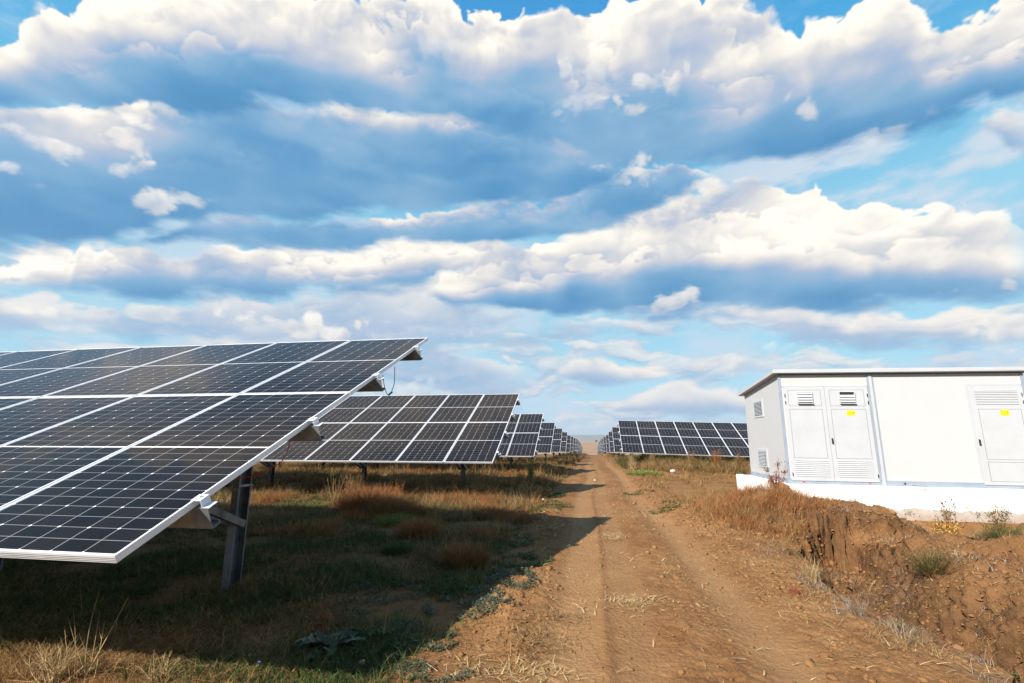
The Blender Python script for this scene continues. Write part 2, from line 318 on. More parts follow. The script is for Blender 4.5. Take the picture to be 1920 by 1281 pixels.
def cprof(w, h, t=0.004, lip=0.018, flip=1):
    """open C section with lips: web on one side; (side, up) coordinates centred"""
    a = [(-w / 2, -h / 2), (w / 2, -h / 2), (w / 2, -h / 2 + lip), (w / 2 - t, -h / 2 + lip), (w / 2 - t, -h / 2 + t), (-w / 2 + t, -h / 2 + t),
         (-w / 2 + t, h / 2 - t), (w / 2 - t, h / 2 - t), (w / 2 - t, h / 2 - lip), (w / 2, h / 2 - lip), (w / 2, h / 2), (-w / 2, h / 2)]
    return [(flip * x, y) for x, y in a]

def np_mesh(name, verts, quads, tris, mats, parent=None, colors=None, smooth=False, uvs=None):
    """mesh straight from arrays; colors = per-vertex rgb stored as attribute 'tint'"""
    quads = np.asarray(quads, np.int32).reshape(-1, 4); tris = np.asarray(tris, np.int32).reshape(-1, 3)
    nq, nt = len(quads), len(tris)
    me = bpy.data.meshes.new(name)
    me.vertices.add(len(verts)); me.vertices.foreach_set('co', np.asarray(verts, np.float32).ravel())
    me.loops.add(nq * 4 + nt * 3); me.loops.foreach_set('vertex_index', np.concatenate([quads.ravel(), tris.ravel()]))
    me.polygons.add(nq + nt)
    me.polygons.foreach_set('loop_start', np.concatenate([np.arange(nq) * 4, nq * 4 + np.arange(nt) * 3]).astype(np.int32))
    if smooth: me.polygons.foreach_set('use_smooth', np.ones(nq + nt, bool))
    if colors is not None:
        at = me.color_attributes.new('tint', 'FLOAT_COLOR', 'POINT')
        c = np.ones((len(verts), 4), np.float32); c[:, :colors.shape[1]] = colors
        at.data.foreach_set('color', c.ravel())
    for m in (mats if isinstance(mats, (list, tuple)) else [mats]): me.materials.append(m)
    me.update(calc_edges=True); me.validate()
    o = bpy.data.objects.new(name, me); C.objects.link(o); o.parent = parent
    return o

# ---------------------------------------------------------------- materials
def mat(name, color=(0.5, 0.5, 0.5), rough=0.5, metal=0.0, spec=0.5):
    m = bpy.data.materials.new(name); m.use_nodes = True
    b = m.node_tree.nodes['Principled BSDF']
    b.inputs['Base Color'].default_value = (*color[:3], 1); b.inputs['Roughness'].default_value = rough
    b.inputs['Metallic'].default_value = metal; b.inputs['Specular IOR Level'].default_value = spec
    return m, NT(m.node_tree), b

def m_worn(name, c1, c2, rough=0.5, metal=0.0, scale=6.0, spec=0.4, bump=0.0, r2=None):
    m, n, b = mat(name, c1, rough, metal, spec)
    tc = n.new('ShaderNodeTexCoord').outputs['Object']
    f = n.noise(tc, scale, 6, 0.6)
    n.put(b.inputs['Base Color'], n.mix(n.ss(f, 0.35, 0.7), (*c1[:3], 1), (*c2[:3], 1)))
    n.put(b.inputs['Roughness'], n.ss(f, 0.3, 0.7, rough, r2 if r2 is not None else min(1, rough + 0.15)))
    if bump: n.put(b.inputs['Normal'], n.bump(n.noise(tc, scale * 9, 4, 0.6), bump, 0.004))
    return m
M = {}
M['alu'] = m_worn('anodised_aluminium', (0.74, 0.75, 0.78), (0.62, 0.63, 0.66), 0.42, 0.35, 3.0)
M['galv'] = m_worn('galvanised_steel', (0.27, 0.29, 0.31), (0.15, 0.165, 0.18), 0.5, 0.6, 9.0)
M['galv_dark'] = m_worn('weathered_steel', (0.20, 0.20, 0.20), (0.11, 0.105, 0.10), 0.6, 0.5, 7.0)
M['cable_black'] = mat('black_cable_rubber', (0.02, 0.02, 0.022), 0.5)[0]
M['cable_red'] = mat('red_cable_rubber', (0.35, 0.02, 0.015), 0.45)[0]
M['back'] = mat('white_backsheet', (0.55, 0.55, 0.55), 0.6)[0]

def m_cells():
    m, n, b = mat('silicon_cells_under_glass', (0.01, 0.01, 0.02), 0.16, 0, 0.15)
    uv = n.new('ShaderNodeUVMap'); uv.uv_map = 'cells'
    u, v, _ = n.sep(uv.outputs[0])                        # metres inside the module
    cw, ch = 0.1675, 0.0853                               # half cut cells, 6 x 24
    uu = n.m('SUBTRACT', u, (1.035 - 6 * cw) / 2)
    half = n.m('GREATER_THAN', v, 1.0475)
    vv = n.m('SUBTRACT', v, n.m('MULTIPLY_ADD', half, 1.0475 + 0.007 - 0.0168, 0.0168))
    fu = n.m('FRACT', n.m('DIVIDE', uu, cw)); fv = n.m('FRACT', n.m('DIVIDE', vv, ch))
    du = n.m('MULTIPLY', n.m('SUBTRACT', 0.5, n.m('ABSOLUTE', n.m('SUBTRACT', fu, 0.5))), cw)   # metres to the nearest cell edge
    dv = n.m('MULTIPLY', n.m('SUBTRACT', 0.5, n.m('ABSOLUTE', n.m('SUBTRACT', fv, 0.5))), ch)
    line = n.m('MAXIMUM', n.m('MULTIPLY', n.m('LESS_THAN', du, 0.0015), 0.50), n.m('MULTIPLY', n.m('LESS_THAN', dv, 0.0014), 0.36))
    # chamfered cell corners leave small white diamonds on every second row
    row2 = n.m('ABSOLUTE', n.m('SUBTRACT', n.m('FRACT', n.m('DIVIDE', n.m('ADD', vv, ch * 0.5), 2 * ch)), 0.25))
    dia = n.m('MULTIPLY', n.m('LESS_THAN', n.m('ADD', du, dv), 0.0085), n.m('LESS_THAN', row2, 0.25))
    mid = n.m('LESS_THAN', n.m('ABSOLUTE', n.m('SUBTRACT', v, 1.0475)), 0.0075)
    ou = n.m('MAXIMUM', n.m('LESS_THAN', uu, 0.0), n.m('GREATER_THAN', uu, 6 * cw))
    ov = n.m('MAXIMUM', n.m('LESS_THAN', v, 0.0168), n.m('GREATER_THAN', v, 2.095 - 0.0168))
    white = n.m('MAXIMUM', n.m('MAXIMUM', line, dia), n.m('MAXIMUM', mid, n.m('MAXIMUM', ou, ov)))
    bus = n.m('FRACT', n.m('MULTIPLY', fu, 10.0)); bus = n.m('LESS_THAN', n.m('ABSOLUTE', n.m('SUBTRACT', bus, 0.5)), 0.028)
    rnd = n.new('ShaderNodeTexWhiteNoise', noise_dimensions='3D')
    oi = n.new('ShaderNodeObjectInfo')
    n.put(rnd.inputs[0], n.xyz(n.m('FLOOR', n.m('DIVIDE', uu, cw)), n.m('FLOOR', n.m('DIVIDE', vv, 2 * ch)), n.m('MULTIPLY', oi.outputs['Random'], 50.0)))
    cell = n.mix(rnd.outputs[0], (0.0055, 0.0042, 0.0048, 1), (0.0100, 0.0076, 0.0078, 1))
    cell = n.mix(n.m('MULTIPLY', bus, 0.07), cell, (0.30, 0.29, 0.29, 1))
    col = n.mix(white, cell, (0.62, 0.62, 0.63, 1))
    tc = n.new('ShaderNodeTexCoord').outputs['Object']
    dust = n.ss(n.noise(tc, 1.3, 6, 0.6), 0.35, 0.8, 0.0, 0.015)
    col = n.mix(dust, col, (0.42, 0.33, 0.26, 1))
    n.put(b.inputs['Base Color'], col)
    n.put(b.inputs['Roughness'], n.ss(n.noise(tc, 2.3, 5, 0.6), 0.3, 0.75, 0.06, 0.13))
    b.inputs['IOR'].default_value = 1.27
    n.put(b.inputs['Normal'], n.bump(n.noise(tc, 1.2, 2, 0.5), 0.06, 0.004))
    return m
M['cells'] = m_cells()

def m_tint(name, rough=0.85, transl=0.25, vary=0.35):
    """vegetation: every blade carries its own colour"""
    m, n, b = mat(name, (0.1, 0.1, 0.05), rough, 0, 0.2)
    a = n.new('ShaderNodeVertexColor', layer_name='tint')
    tc = n.new('ShaderNodeTexCoord').outputs['Object']
    f = n.ss(n.noise(tc, 14.0, 3, 0.6), 0.3, 0.7, 1 - vary, 1 + vary)
    col = n.mix(1.0, a.outputs[0], n.xyz(f, f, f), 'MULTIPLY')
    n.put(b.inputs['Base Color'], col)
    if transl:
        t = n.new('ShaderNodeBsdfTranslucent'); n.put(t.inputs[0], col)
        mx = n.new('ShaderNodeMixShader'); mx.inputs[0].default_value = transl
        n.t.links.new(b.outputs[0], mx.inputs[1]); n.t.links.new(t.outputs[0], mx.inputs[2])
        n.t.links.new(mx.outputs[0], n.t.nodes['Material Output'].inputs[0])
    return m
M['grass'] = m_tint('grass_blades'); M['dry'] = m_tint('dry_stalks', 0.8, 0.12, 0.25); M['leaf'] = m_tint('leaves', 0.6, 0.2, 0.25)
# ---------------------------------------------------------------- ground
GP = [(-60, -1.30), (2, -1.30), (9, -1.30), (13, -1.38), (17, -1.47), (21, -1.46), (25, -1.45), (29, -1.50), (37, -1.62), (44, -1.80), (52, -2.02), (60, -2.10), (68, -2.20), (77, -2.30),
      (85, -2.42), (93, -2.65), (101, -2.98), (110, -3.4), (118, -3.9), (126, -4.5), (150, -5.8), (200, -7.2), (400, -8.0), (20000, -8.0)]
TR = [(2.86, 1.0), (2.66, 2.6), (2.68, 3.4), (2.64, 4.2), (2.50, 4.9), (2.56, 5.5), (2.78, 6.3), (3.02, 7.0), (3.2, 7.45)]
def seg_dist(x, y, pts):
    d = np.full(x.shape, 1e9, np.float32); t = np.zeros(x.shape, np.float32)
    for k in range(len(pts) - 1):
        (ax, ay), (bx, by) = pts[k], pts[k + 1]
        vx, vy = bx - ax, by - ay; L2 = vx * vx + vy * vy
        q = np.clip(((x - ax) * vx + (y - ay) * vy) / L2, 0, 1)
        dd = np.hypot(x - ax - q * vx, y - ay - q * vy)
        t = np.where(dd < d, k + q, t); d = np.minimum(d, dd)
    return d, t
def gauss(x, y, cx, cy, rx, ry, p=2.0):
    return np.exp(-(((x - cx) / rx) ** 2 + ((y - cy) / ry) ** 2) ** (p / 2))
def ground_h(x, y, full=False):
    x = np.asarray(x, np.float32); y = np.asarray(y, np.float32)
    gx, gz = zip(*GP); h = np.interp(y, gx, gz).astype(np.float32)
    near = sstep(y, 60, 20)
    h = h - 0.0255 * np.clip(x - 1.5, 0, 25) * sstep(y, 16, 24) * sstep(y, 90, 60)
    left = sstep(x, -0.9, -2.2)
    h = h - 0.035 * sstep(x, 0.2, -0.6) * sstep(y, 13, 9) + 0.03 * left * sstep(y, 6, 9) * near + 0.17 * left * sstep(y, 9, 16) * near + 0.27 * sstep(x, 1.9, 3.0) * sstep(y, 20.5, 24.5) * sstep(y, 44, 30)
    und = fbm(x * 0.35, y * 0.35, 4, 101); h = h + und * 0.07 * (0.4 + 0.6 * sstep(np.abs(x - 0.3), 0.8, 2.5)) * sstep(y, 250, 80)
    n1 = fbm(x * 2.3, y * 2.3, 4, 105); n2 = puffy(x * 5.5 + n1, y * 5.5, 4, 108, 0.55); n3 = puffy(x * 17, y * 17, 4, 111, 0.6); n4 = puffy(x * 38, y * 38, 2, 116)
    # wheel ruts along the track
    wob = 0.10 * np.sin(y * 0.35 + 0.6) * sstep(y, 4, 14) - 0.06
    xr = x - wob - 0.13
    smooth = np.maximum(gauss(xr, 0, -0.22, 0, 0.20, 1, 4), np.maximum(gauss(xr, 0, 0.18, 0, 0.16, 1, 4) * 0.7, gauss(xr, 0, 1.02, 0, 0.20, 1, 3))) * sstep(y, 60, 25)
    rough_l = gauss(xr, 0, -0.82, 0, 0.36, 1, 3) * sstep(fbm(x * .8 + 4, y * .5, 3, 130), -0.25, 0.2); rough_r = gauss(xr, 0, 1.62, 0, 0.45, 1, 3) * (0.45 + 0.8 * sstep(y, 6, 9))
    rough_m = gauss(xr, 0, 0.62, 0, 0.24, 1, 3)
    h = h - 0.012 * smooth + 0.011 * gauss(xr, 0, -0.02, 0, 0.028, 1) * sstep(y, 14, 9) * (0.6 + 0.8 * n1) - 0.002 * gauss(xr, 0, 0.05, 0, 0.04, 1) * sstep(y, 14, 9)
    tread = np.maximum(0, np.sin((y + 0.55 * np.abs(xr + 0.36)) * 2 * np.pi / 0.105)) * gauss(xr, 0, -0.36, 0, 0.13, 1, 4) + np.maximum(0, np.sin((y - 0.6 * np.abs(xr - 1.02)) * 2 * np.pi / 0.12)) * gauss(xr, 0, 0.86, 0, 0.12, 1, 4)
    h = h + 0.006 * tread * sstep(y, 12, 7) * sstep(n1, -0.35, 0.1)
    h = h + 0.030 * rough_l + 0.028 * rough_r + 0.006 * rough_m
    cl = 0.22 + 1.1 * rough_l + 1.3 * rough_r + 0.5 * rough_m - 0.22 * smooth + 0.35 * left
    fine = sstep(y, 45, 15)
    h = h + (n2 * 0.030 * cl + n3 * 0.016 * (cl + 0.12) + n4 * 0.005 * (cl + 0.3)) * fine
    # spoil bank left of the kiosk and the trench that runs along the track
    cr = fbm(x * 3.1, y * 3.1, 5, 120, 0.6); cr2 = fbm(x * 11, y * 11, 3, 124, 0.6)
    d, t = seg_dist(x + 0.14 * cr, y + 0.14 * fbm(x * 3.1 + 9, y * 3.1, 5, 121, 0.6), TR)
    bank = sstep(x, 1.9, 3.1) * sstep(x, 5.5, 4.3) * sstep(y + 0.25 * cr, 7.55, 7.85) * sstep(y, 11.4, 9.2)
    lump = puffy(x * 1.6 + .5 * cr, y * 1.6, 4, 126, 0.5)
    h = h + bank * (0.22 + 0.10 * (lump - 0.4) + 0.08 * cr + 0.05 * n2)
    h = h + 0.15 * gauss(x, y, 2.7, 9.2, 0.9, 1.5) + 0.05 * gauss(x, y, 1.9, 7.4, 0.5, 1.6)
    heap = gauss(x, y, 5.6, 6.4, 1.5, 1.6, 2.4); h = h + heap * (0.12 + 0.20 * lump + 0.08 * cr)
    rb = sstep(x, 2.75, 3.5) * sstep(y, 7.3, 6.5) * sstep(x, 9, 7)
    h = h + rb * (0.02 + 0.12 * lump + 0.09 * cr + 0.05 * n2)
    h = h - 0.46 * sstep(x, 4.5, 5.7) * sstep(y, 7.3, 8.8) * sstep(y, 12.5, 11.0) - 0.25 * gauss(x, y, 4.9, 7.9, 0.7, 0.7)
    hw = 0.33 + 0.06 * np.sin(t * 2.1) + 0.08 * cr
    ty_, tx_ = [p[1] for p in TR], [p[0] for p in TR]
    wr = 0.08 + 0.42 * sstep(x - np.interp(y, ty_, tx_).astype(np.float32), -0.05, 0.25) * sstep(y, 7.0, 6.2)
    tr = sstep(d, hw + wr, hw - 0.03 - 0.3 * wr) * sstep(y, 0.8, 2.2)
    depth = 0.62 + 0.10 * cr + 0.10 * lump
    wallz = (np.abs(cr2) * 0.05 + 0.06 * n3) * sstep(d, hw + 0.35, hw - 0.2)
    h = h - tr * depth * (0.75 + 0.25 * sstep(y, 7.6, 5.0)) + wallz * tr - 0.05 * sstep(d, hw + 0.45, hw) * (1 - tr)
    if not full: return h
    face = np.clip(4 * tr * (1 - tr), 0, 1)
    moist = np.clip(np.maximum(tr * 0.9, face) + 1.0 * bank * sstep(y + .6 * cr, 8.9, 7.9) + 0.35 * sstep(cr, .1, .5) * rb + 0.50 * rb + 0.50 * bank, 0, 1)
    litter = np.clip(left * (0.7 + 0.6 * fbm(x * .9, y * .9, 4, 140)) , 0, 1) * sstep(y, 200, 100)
    pale = np.clip(smooth * 0.8 + 0.3 * sstep(n1, 0, .4), 0, 1)
    return h, moist, litter, pale

def axis(stops):
    out = [stops[0][0]]
    for (a, b, s0, g) in stops:
        s = s0
        while out[-1] < b: out.append(out[-1] + s); s *= g
    return np.array(out, np.float32)
ys = axis([(-8, 2.3, .4, 1.0)]).tolist()
y = ys[-1]
while y < 20000:
    y += max(0.0125, 0.0040 * y) if y < 12 else (0.0055 * y if y < 30 else (0.012 * y if y < 160 else 0.06 * y)); ys.append(y)
ys = np.array(ys, np.float32)
xr = [0.0]
while xr[-1] < 16000:
    v = xr[-1]; xr.append(v + (0.0145 if v < 3.6 else (0.026 if v < 7 else 0.05 * (v - 6.5) + 0.01)))
xl = [0.0]
while xl[-1] > -16000:
    v = -xl[-1]; xl.append(xl[-1] - (0.0145 if v < 1.6 else (0.026 if v < 7 else 0.05 * (v - 6.5) + 0.01)))
xs = np.array(xl[:0:-1] + xr, np.float32)
X, Y = np.meshgrid(xs, ys); H, MO, LI, PA = ground_h(X, Y, True)
nx, ny = len(xs), len(ys)
SL = np.hypot(np.gradient(H, axis=1) / np.gradient(X, axis=1), np.gradient(H, axis=0) / np.gradient(Y, axis=0))
SM = sstep(SL, 0.7, 1.6) * sstep(Y, 12, 10) * (X > 1.5)
OX = X + SM * (0.05 * perlin(X * 9 + H * 11, Y * 9 - H * 8, 170) + 0.03 * perlin(X * 24 - H * 26, Y * 24 + H * 22, 171))
OY = Y + SM * (0.05 * perlin(X * 9 - H * 10, Y * 9 + H * 9, 172) + 0.03 * perlin(X * 24 + H * 21, Y * 24 - H * 25, 173))
V = np.stack([OX, OY, H], -1).reshape(-1, 3)
ATT = np.stack([MO, LI, PA], -1).reshape(-1, 3)
idx = np.arange(nx * ny).reshape(ny, nx)
Q = np.stack([idx[:-1, :-1], idx[:-1, 1:], idx[1:, 1:], idx[1:, :-1]], -1)
cx = (X[:-1, :-1] + X[1:, 1:]) / 2; cy = (Y[:-1, :-1] + Y[1:, 1:]) / 2
edge = fbm(cx * 1.2, cy * 1.2, 3, 150) * 0.35
track = (cx > -0.95 + edge) & (cx < 1.75 + edge * 0.7) & (cy > -8) & (cy < 128)
def sub(mask):
    q = Q[mask]; used, inv = np.unique(q.ravel(), return_inverse=True)
    return V[used], inv.reshape(-1, 4), ATT[used]

def m_soil():
    m, n, b = mat('clay_soil', (0.2, 0.1, 0.045), 0.95, 0, 0.15)
    a = n.new('ShaderNodeVertexColor', layer_name='tint')
    mo, li, pa = n.sep(a.outputs[0])
    g = n.new('ShaderNodeNewGeometry').outputs['Position']
    x, y, z = n.sep(g)
    big = n.noise(g, 0.7, 6, 0.6); med = n.noise(g, 6.0, 6, 0.65); fin = n.noise(g, 55.0, 5, 0.7); strw = n.noise(n.xyz(n.m('MULTIPLY', x, 1), n.m('MULTIPLY', y, .25), z), 2.2, 6, .6)
    col = n.mix(n.ss(big, 0.35, 0.68), (0.1722, 0.0736, 0.0289, 1), (0.2268, 0.1104, 0.0486, 1))
    col = n.mix(n.ss(med, 0.42, 0.72, 0.0, 0.75), col, (0.1260, 0.0528, 0.0213, 1))
    col = n.mix(n.ss(strw, 0.55, 0.75, 0.0, 0.5), col, (0.2772, 0.1400, 0.0646, 1))
    col = n.mix(n.m('MULTIPLY', pa, 0.75), col, (0.2814, 0.1480, 0.0722, 1))
    col = n.mix(n.ss(fin, 0.47, 0.78, 0.0, 0.5), col, (0.0966, 0.0416, 0.0182, 1))
    col = n.mix(n.ss(fin, 0.42, 0.25, 0.0, 0.5), col, (0.3192, 0.1760, 0.0912, 1))
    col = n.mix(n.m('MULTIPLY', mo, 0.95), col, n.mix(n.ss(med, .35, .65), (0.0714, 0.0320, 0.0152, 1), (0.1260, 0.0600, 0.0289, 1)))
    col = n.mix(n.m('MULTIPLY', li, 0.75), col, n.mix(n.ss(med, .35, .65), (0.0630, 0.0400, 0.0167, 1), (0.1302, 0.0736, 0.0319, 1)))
    # stubble field beyond the farm
    dist = n.ss(y, 128, 150)
    fld = n.mix(n.ss(n.noise(n.xyz(n.m('MULTIPLY', x, 0.003), n.m('MULTIPLY', y, 0.02), 0.0), 1.0, 5, 0.6), .35, .65), (0.3024, 0.1880, 0.1178, 1), (0.2268, 0.1200, 0.0722, 1))
    col = n.mix(dist, col, fld)
    col = n.mix(1.0, col, (1.06, 1.15, 1.06, 1), 'MULTIPLY')
    n.put(b.inputs['Base Color'], col)
    hgt = n.m('MULTIPLY_ADD', n.m('MULTIPLY', mo, n.noise(g, 9.0, 5, 0.7)), 0.9, 0.0); hgt = n.m('ADD', hgt, n.m('ADD', n.m('MULTIPLY', n.noise(g, 24.0, 7, 0.72), 1.0), n.m('MULTIPLY', n.voro(g, 34.0), 0.35)))
    n.put(b.inputs['Normal'], n.bump(hgt, 0.8, 0.022))
    return m
M['soil'] = m_soil()
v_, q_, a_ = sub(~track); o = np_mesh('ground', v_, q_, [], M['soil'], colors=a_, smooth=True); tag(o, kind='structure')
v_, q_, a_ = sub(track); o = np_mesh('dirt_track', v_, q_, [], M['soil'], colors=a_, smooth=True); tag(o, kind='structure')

# low hills on the horizon, a few kilometres out
def hills():
    a = np.radians(np.linspace(-75, 60, 400)); V_ = []; 
    rows = [(5200, 0.0), (5600, .55), (6000, .9), (6500, 1.0), (7200, .7), (8000, 0)]
    for r, k in rows:
        prof = 92 + 40 * fbm(np.degrees(a) * 0.09, a * 0 + r * .0004, 4, 160) + 12 * fbm(np.degrees(a) * 0.7, a * 0, 3, 163)
        V_.append(np.stack([np.sin(a) * r, np.cos(a) * r, -12 + k * prof], -1))
    V_ = np.concatenate(V_); i = np.arange(len(V_)).reshape(len(rows), -1)
    q = np.stack([i[:-1, :-1], i[:-1, 1:], i[1:, 1:], i[1:, :-1]], -1)
    m = m_worn('far_hill_land', (0.10, 0.11, 0.07), (0.20, 0.15, 0.09), 0.95, 0, 0.004)
    tag(np_mesh('hills', V_, q, [], m, smooth=True), kind='structure')
hills()
# ---------------------------------------------------------------- solar tables
M['galv_post'] = m_worn('post_steel', (0.17, 0.185, 0.20), (0.09, 0.10, 0.11), 0.5, 0.6, 5.0)
TILT = R(24.752); MW, MH = 1.055, 2.115           # module pitch across and up the slope
FW, FH = 1.035, 2.095                             # module outer size
def slope_xf(x, s, off=0.0):
    """table-local point: x along the row, s up the slope, off above the module plane"""
    return Vector((x, s * math.cos(TILT) - off * math.sin(TILT), s * math.sin(TILT) + off * math.cos(TILT)))
def module_meshes():
    ct = Matrix.Rotation(TILT, 4, 'X')
    g = MB(); f = 0.011; th = 0.035
    g.add([(f, f, -0.003), (FW - f, f, -0.003), (FW - f, FH - f, -0.003), (f, FH - f, -0.003)], [(0, 1, 2, 3)], 0)
    g.add([(f, f, -0.008), (FW - f, f, -0.008), (FW - f, FH - f, -0.008), (f, FH - f, -0.008)], [(3, 2, 1, 0)], 1)
    g.box((FW / 2 - .06, FH / 2 - .05, -0.028), (FW / 2 + .06, FH / 2 + .05, -0.009), 2)
    me = g.mesh('solar_module', [M['cells'], M['back'], M['cable_black']])
    uv = me.uv_layers.new(name='cells')
    for l in me.loops: c = me.vertices[l.vertex_index].co; uv.data[l.index].uv = (c.x, c.y)
    fr = MB()
    for a, b in (((0, 0), (FW, f)), ((0, FH - f), (FW, FH)), ((0, f), (f, FH - f)), ((FW - f, f), (FW, FH - f))):
        fr.box((a[0], a[1], -th), (b[0], b[1], 0.0), 0)
    # inner foot flange and the shallow groove lines on the outer wall
    for a, b in (((f, f), (FW - f, f + .02)), ((f, FH - f - .02), (FW - f, FH - f))): fr.box((a[0], a[1], -th), (b[0], b[1], -th + .002), 0)
    for z in (-0.011, -0.020, -0.028):
        fr.box((0.002, -0.0014, z - .001), (FW - .002, 0.0, z + .001), 1); 
    fm = fr.mesh('module_frame', [M['alu'], M['galv_dark']])
    one = MB(); one.v = list(g.v); one.f = list(g.f); one.mi = list(g.mi)
    b0 = len(one.v); one.v += fr.v; one.f += [tuple(i + b0 for i in q) for q in fr.f]; one.mi += [3 + k for k in fr.mi]
    om = one.mesh('solar_module', [M['cells'], M['back'], M['cable_black'], M['alu'], M['galv_dark']])
    uv = om.uv_layers.new(name='cells')
    for l in om.loops: c = om.vertices[l.vertex_index].co; uv.data[l.index].uv = (c.x, c.y)
    return me, fm, om
ME_MOD, ME_FR, ME_ONE = module_meshes()
PURL = (0.45, 1.5, 2.6, 3.71)
def link(name, me, parent, loc=(0, 0, 0), rot=(0, 0, 0)):
    o = bpy.data.objects.new(name, me); C.objects.link(o); o.parent = parent; o.location = loc; o.rotation_euler = rot
    return o
def make_table(end, d, n, label, detail=2, slope=0.0, group=None):
    """end = lower corner of the row end facing the track, d = -1 row runs left, +1 runs right"""
    ex, ey, ez = end
    gz = float(ground_h(np.array([ex + d * 1.25]), np.array([ey + 2.2]))[0])
    root = empty('solar_table', (ex + d * 1.25, ey + 2.2, gz), label, 'solar table', group, (0, R(slope), 0))
    off = Vector((ex, ey, ez)) - Vector(root.location)
    off = Matrix.Rotation(-R(slope), 3, 'Y') @ off
    P = lambda x, s, o=0.0: off + slope_xf(x * d, s, o)
    for i in range(n):
        for k in (0, 1):
            x0 = (i * MW if d > 0 else -(i * MW) - FW)
            p = off + slope_xf(x0, k * MH)
            m = link('solar_module', ME_MOD if detail >= 2 else ME_ONE, root, p, (TILT + random.uniform(-.0015, .0015), random.uniform(-.0015, .0015), 0))
            if detail >= 2: link('module_frame', ME_FR, m)
    L = n * MW
    for s in PURL:                                   # purlins: lipped C sections along the row
        b = MB(); p0, p1 = P(-0.075, s, -0.098), P(L + 0.1, s, -0.105)
        b.prism(cprof(0.055, 0.118, 0.004, 0.02, 1 if d < 0 else -1), p0, p1, up=slope_xf(0, 0, 1))
        b.build('purlin', M['galv'], root)
        if detail >= 2:
            c = MB()
            q = lambda x, ss, o: P(x, ss, o)
            c.prism([(-.03, -.004), (.03, -.004), (.03, .0), (-.03, .0)], q(0.012, s, 0.006), q(-0.045, s, 0.006), up=slope_xf(0, 0, 1))
            c.prism([(-.03, -.004), (.03, -.004), (.03, .0), (-.03, .0)], q(-0.0425, s, 0.004), q(-0.0425, s, -0.038), up=(d, 0, 0))
            c.prism([(-.03, -.004), (.03, -.004), (.03, .0), (-.03, .0)], q(-0.045, s, -0.034), q(-0.085, s, -0.034), up=slope_xf(0, 0, 1))
            c.tube([q(-0.02, s, 0.004), q(-0.02, s, 0.018)], 0.007, 6)
            c.build('end_clamp', M['alu'], root)
    k = 0
    while 1.24 + k * 2.68 < L:
        xp = 1.24 + k * 2.68; k += 1
        xw = ex + d * xp; yw = ey + 2.33
        g = float(ground_h(np.array([xw]), np.array([yw]))[0])
        base = Vector((d * (xp - 1.25), yw - root.location.y, g - gz - 0.45 + math.sin(R(slope)) * (xp - 1.25) * d * 1.0))
        sm = 2.33 / math.cos(TILT)
        top = P(xp, sm, -0.20); top.y = base.y
        pb = MB()
        prof = [(-0.04, -0.115), (0.045, -0.115), (0.045, -0.092), (0.041, -0.092), (0.041, -0.110), (-0.036, -0.110), (-0.036, -0.03), (-0.022, -0.018), (-0.022, 0.018), (-0.036, 0.03),
                (-0.036, 0.110), (0.041, 0.110), (0.041, 0.092), (0.045, 0.092), (0.045, 0.115), (-0.04, 0.115), (-0.04, 0.032), (-0.026, 0.02), (-0.026, -0.02), (-0.04, -0.032)]
        pb.prism([(-x_ * .8 * (1 if d < 0 else -1), y_ * .72) for x_, y_ in prof], base, top, up=(0, 1, 0))
        pb.build('post', M['galv_post'], root)
        rf = MB(); rf.prism(cprof(0.05, 0.10, 0.004, 0.015), P(xp + 0.07, 0.32, -0.225), P(xp + 0.07, 3.9, -0.225), up=slope_xf(0, 0, 1)); rf.build('rafter', M['galv_dark'], root)
        for sx in (-0.062, 0.085):                    # a pair of angle struts from the post up to the lower rafter
            st = MB(); a = top + Vector((sx, -0.05, -1.16)); b_ = P(xp, 1.06, -0.20) + Vector((sx, 0, 0))
            st.prism([(-.03, -.03), (.03, -.03), (.03, -.026), (-.026, -.026), (-.026, .03), (-.03, .03)], a, b_, up=(0, 0.2, 1))
            st.build('strut', M['galv'] if sx < 0 else M['galv_dark'], root)
        if k == 1 and detail >= 2:
            w = MB(); zz = base.z + 0.45 + (top.z - base.z) * 0.40; cxp = base.x
            for (x0, y0), (x1, y1), dz in (((-.042, -.09), (.042, -.09), 0), ((.042, -.09), (.042, .09), .03), ((.042, .09), (-.042, .09), .03), ((-.042, .09), (-.042, -.09), 0)):
                w.bar((cxp + x0, base.y + y0, zz + (dz if x0 > 0 else 0)), (cxp + x1, base.y + y1, zz + (dz if x1 > 0 else 0)), 0.004, 0.02)
            w.build('strap', M['galv'], root)
    return root, P
LEFT = [((-2.010, 1.870, -0.484), 12, 2), ((-2.000, 9.884, -0.440), 14, 2), ((-2.10, 18.089, -0.578), 12, 2), ((-2.187, 26.635, -0.667), 10, 1), ((-2.206, 35.033, -0.824), 8, 1), ((-2.197, 42.116 + .9, -0.985), 6, 1)]
ZT = {6: -1.225, 7: -1.29, 8: -1.41, 9: -1.49, 10: -1.61, 11: -1.83, 12: -2.10, 13: -2.47, 14: -3.0, 15: -3.5}
LL = ['nearest solar table, large dark panels with white frames filling the left edge', 'second solar table on the left, five panel columns showing behind the nearest one',
      'third solar table on the left, two panel columns showing past the second', 'fourth solar table on the left, one panel column showing past the third', 'fifth solar table on the left of the dirt track', 'sixth solar table on the left of the dirt track']
GL = 'solar tables in rows on the left of the track'; GR = 'solar tables in rows on the right of the track'
ORD = ['seventh', 'eighth', 'ninth', 'tenth', 'eleventh', 'twelfth', 'thirteenth', 'fourteenth', 'fifteenth', 'sixteenth']
TABP = None
for i, (e, n_, det) in enumerate(LEFT):
    r_, P_ = make_table(e, -1, n_, LL[i], det, 0.0, GL)
    if i == 0: NEAR_ROOT, NEAR_P = r_, P_
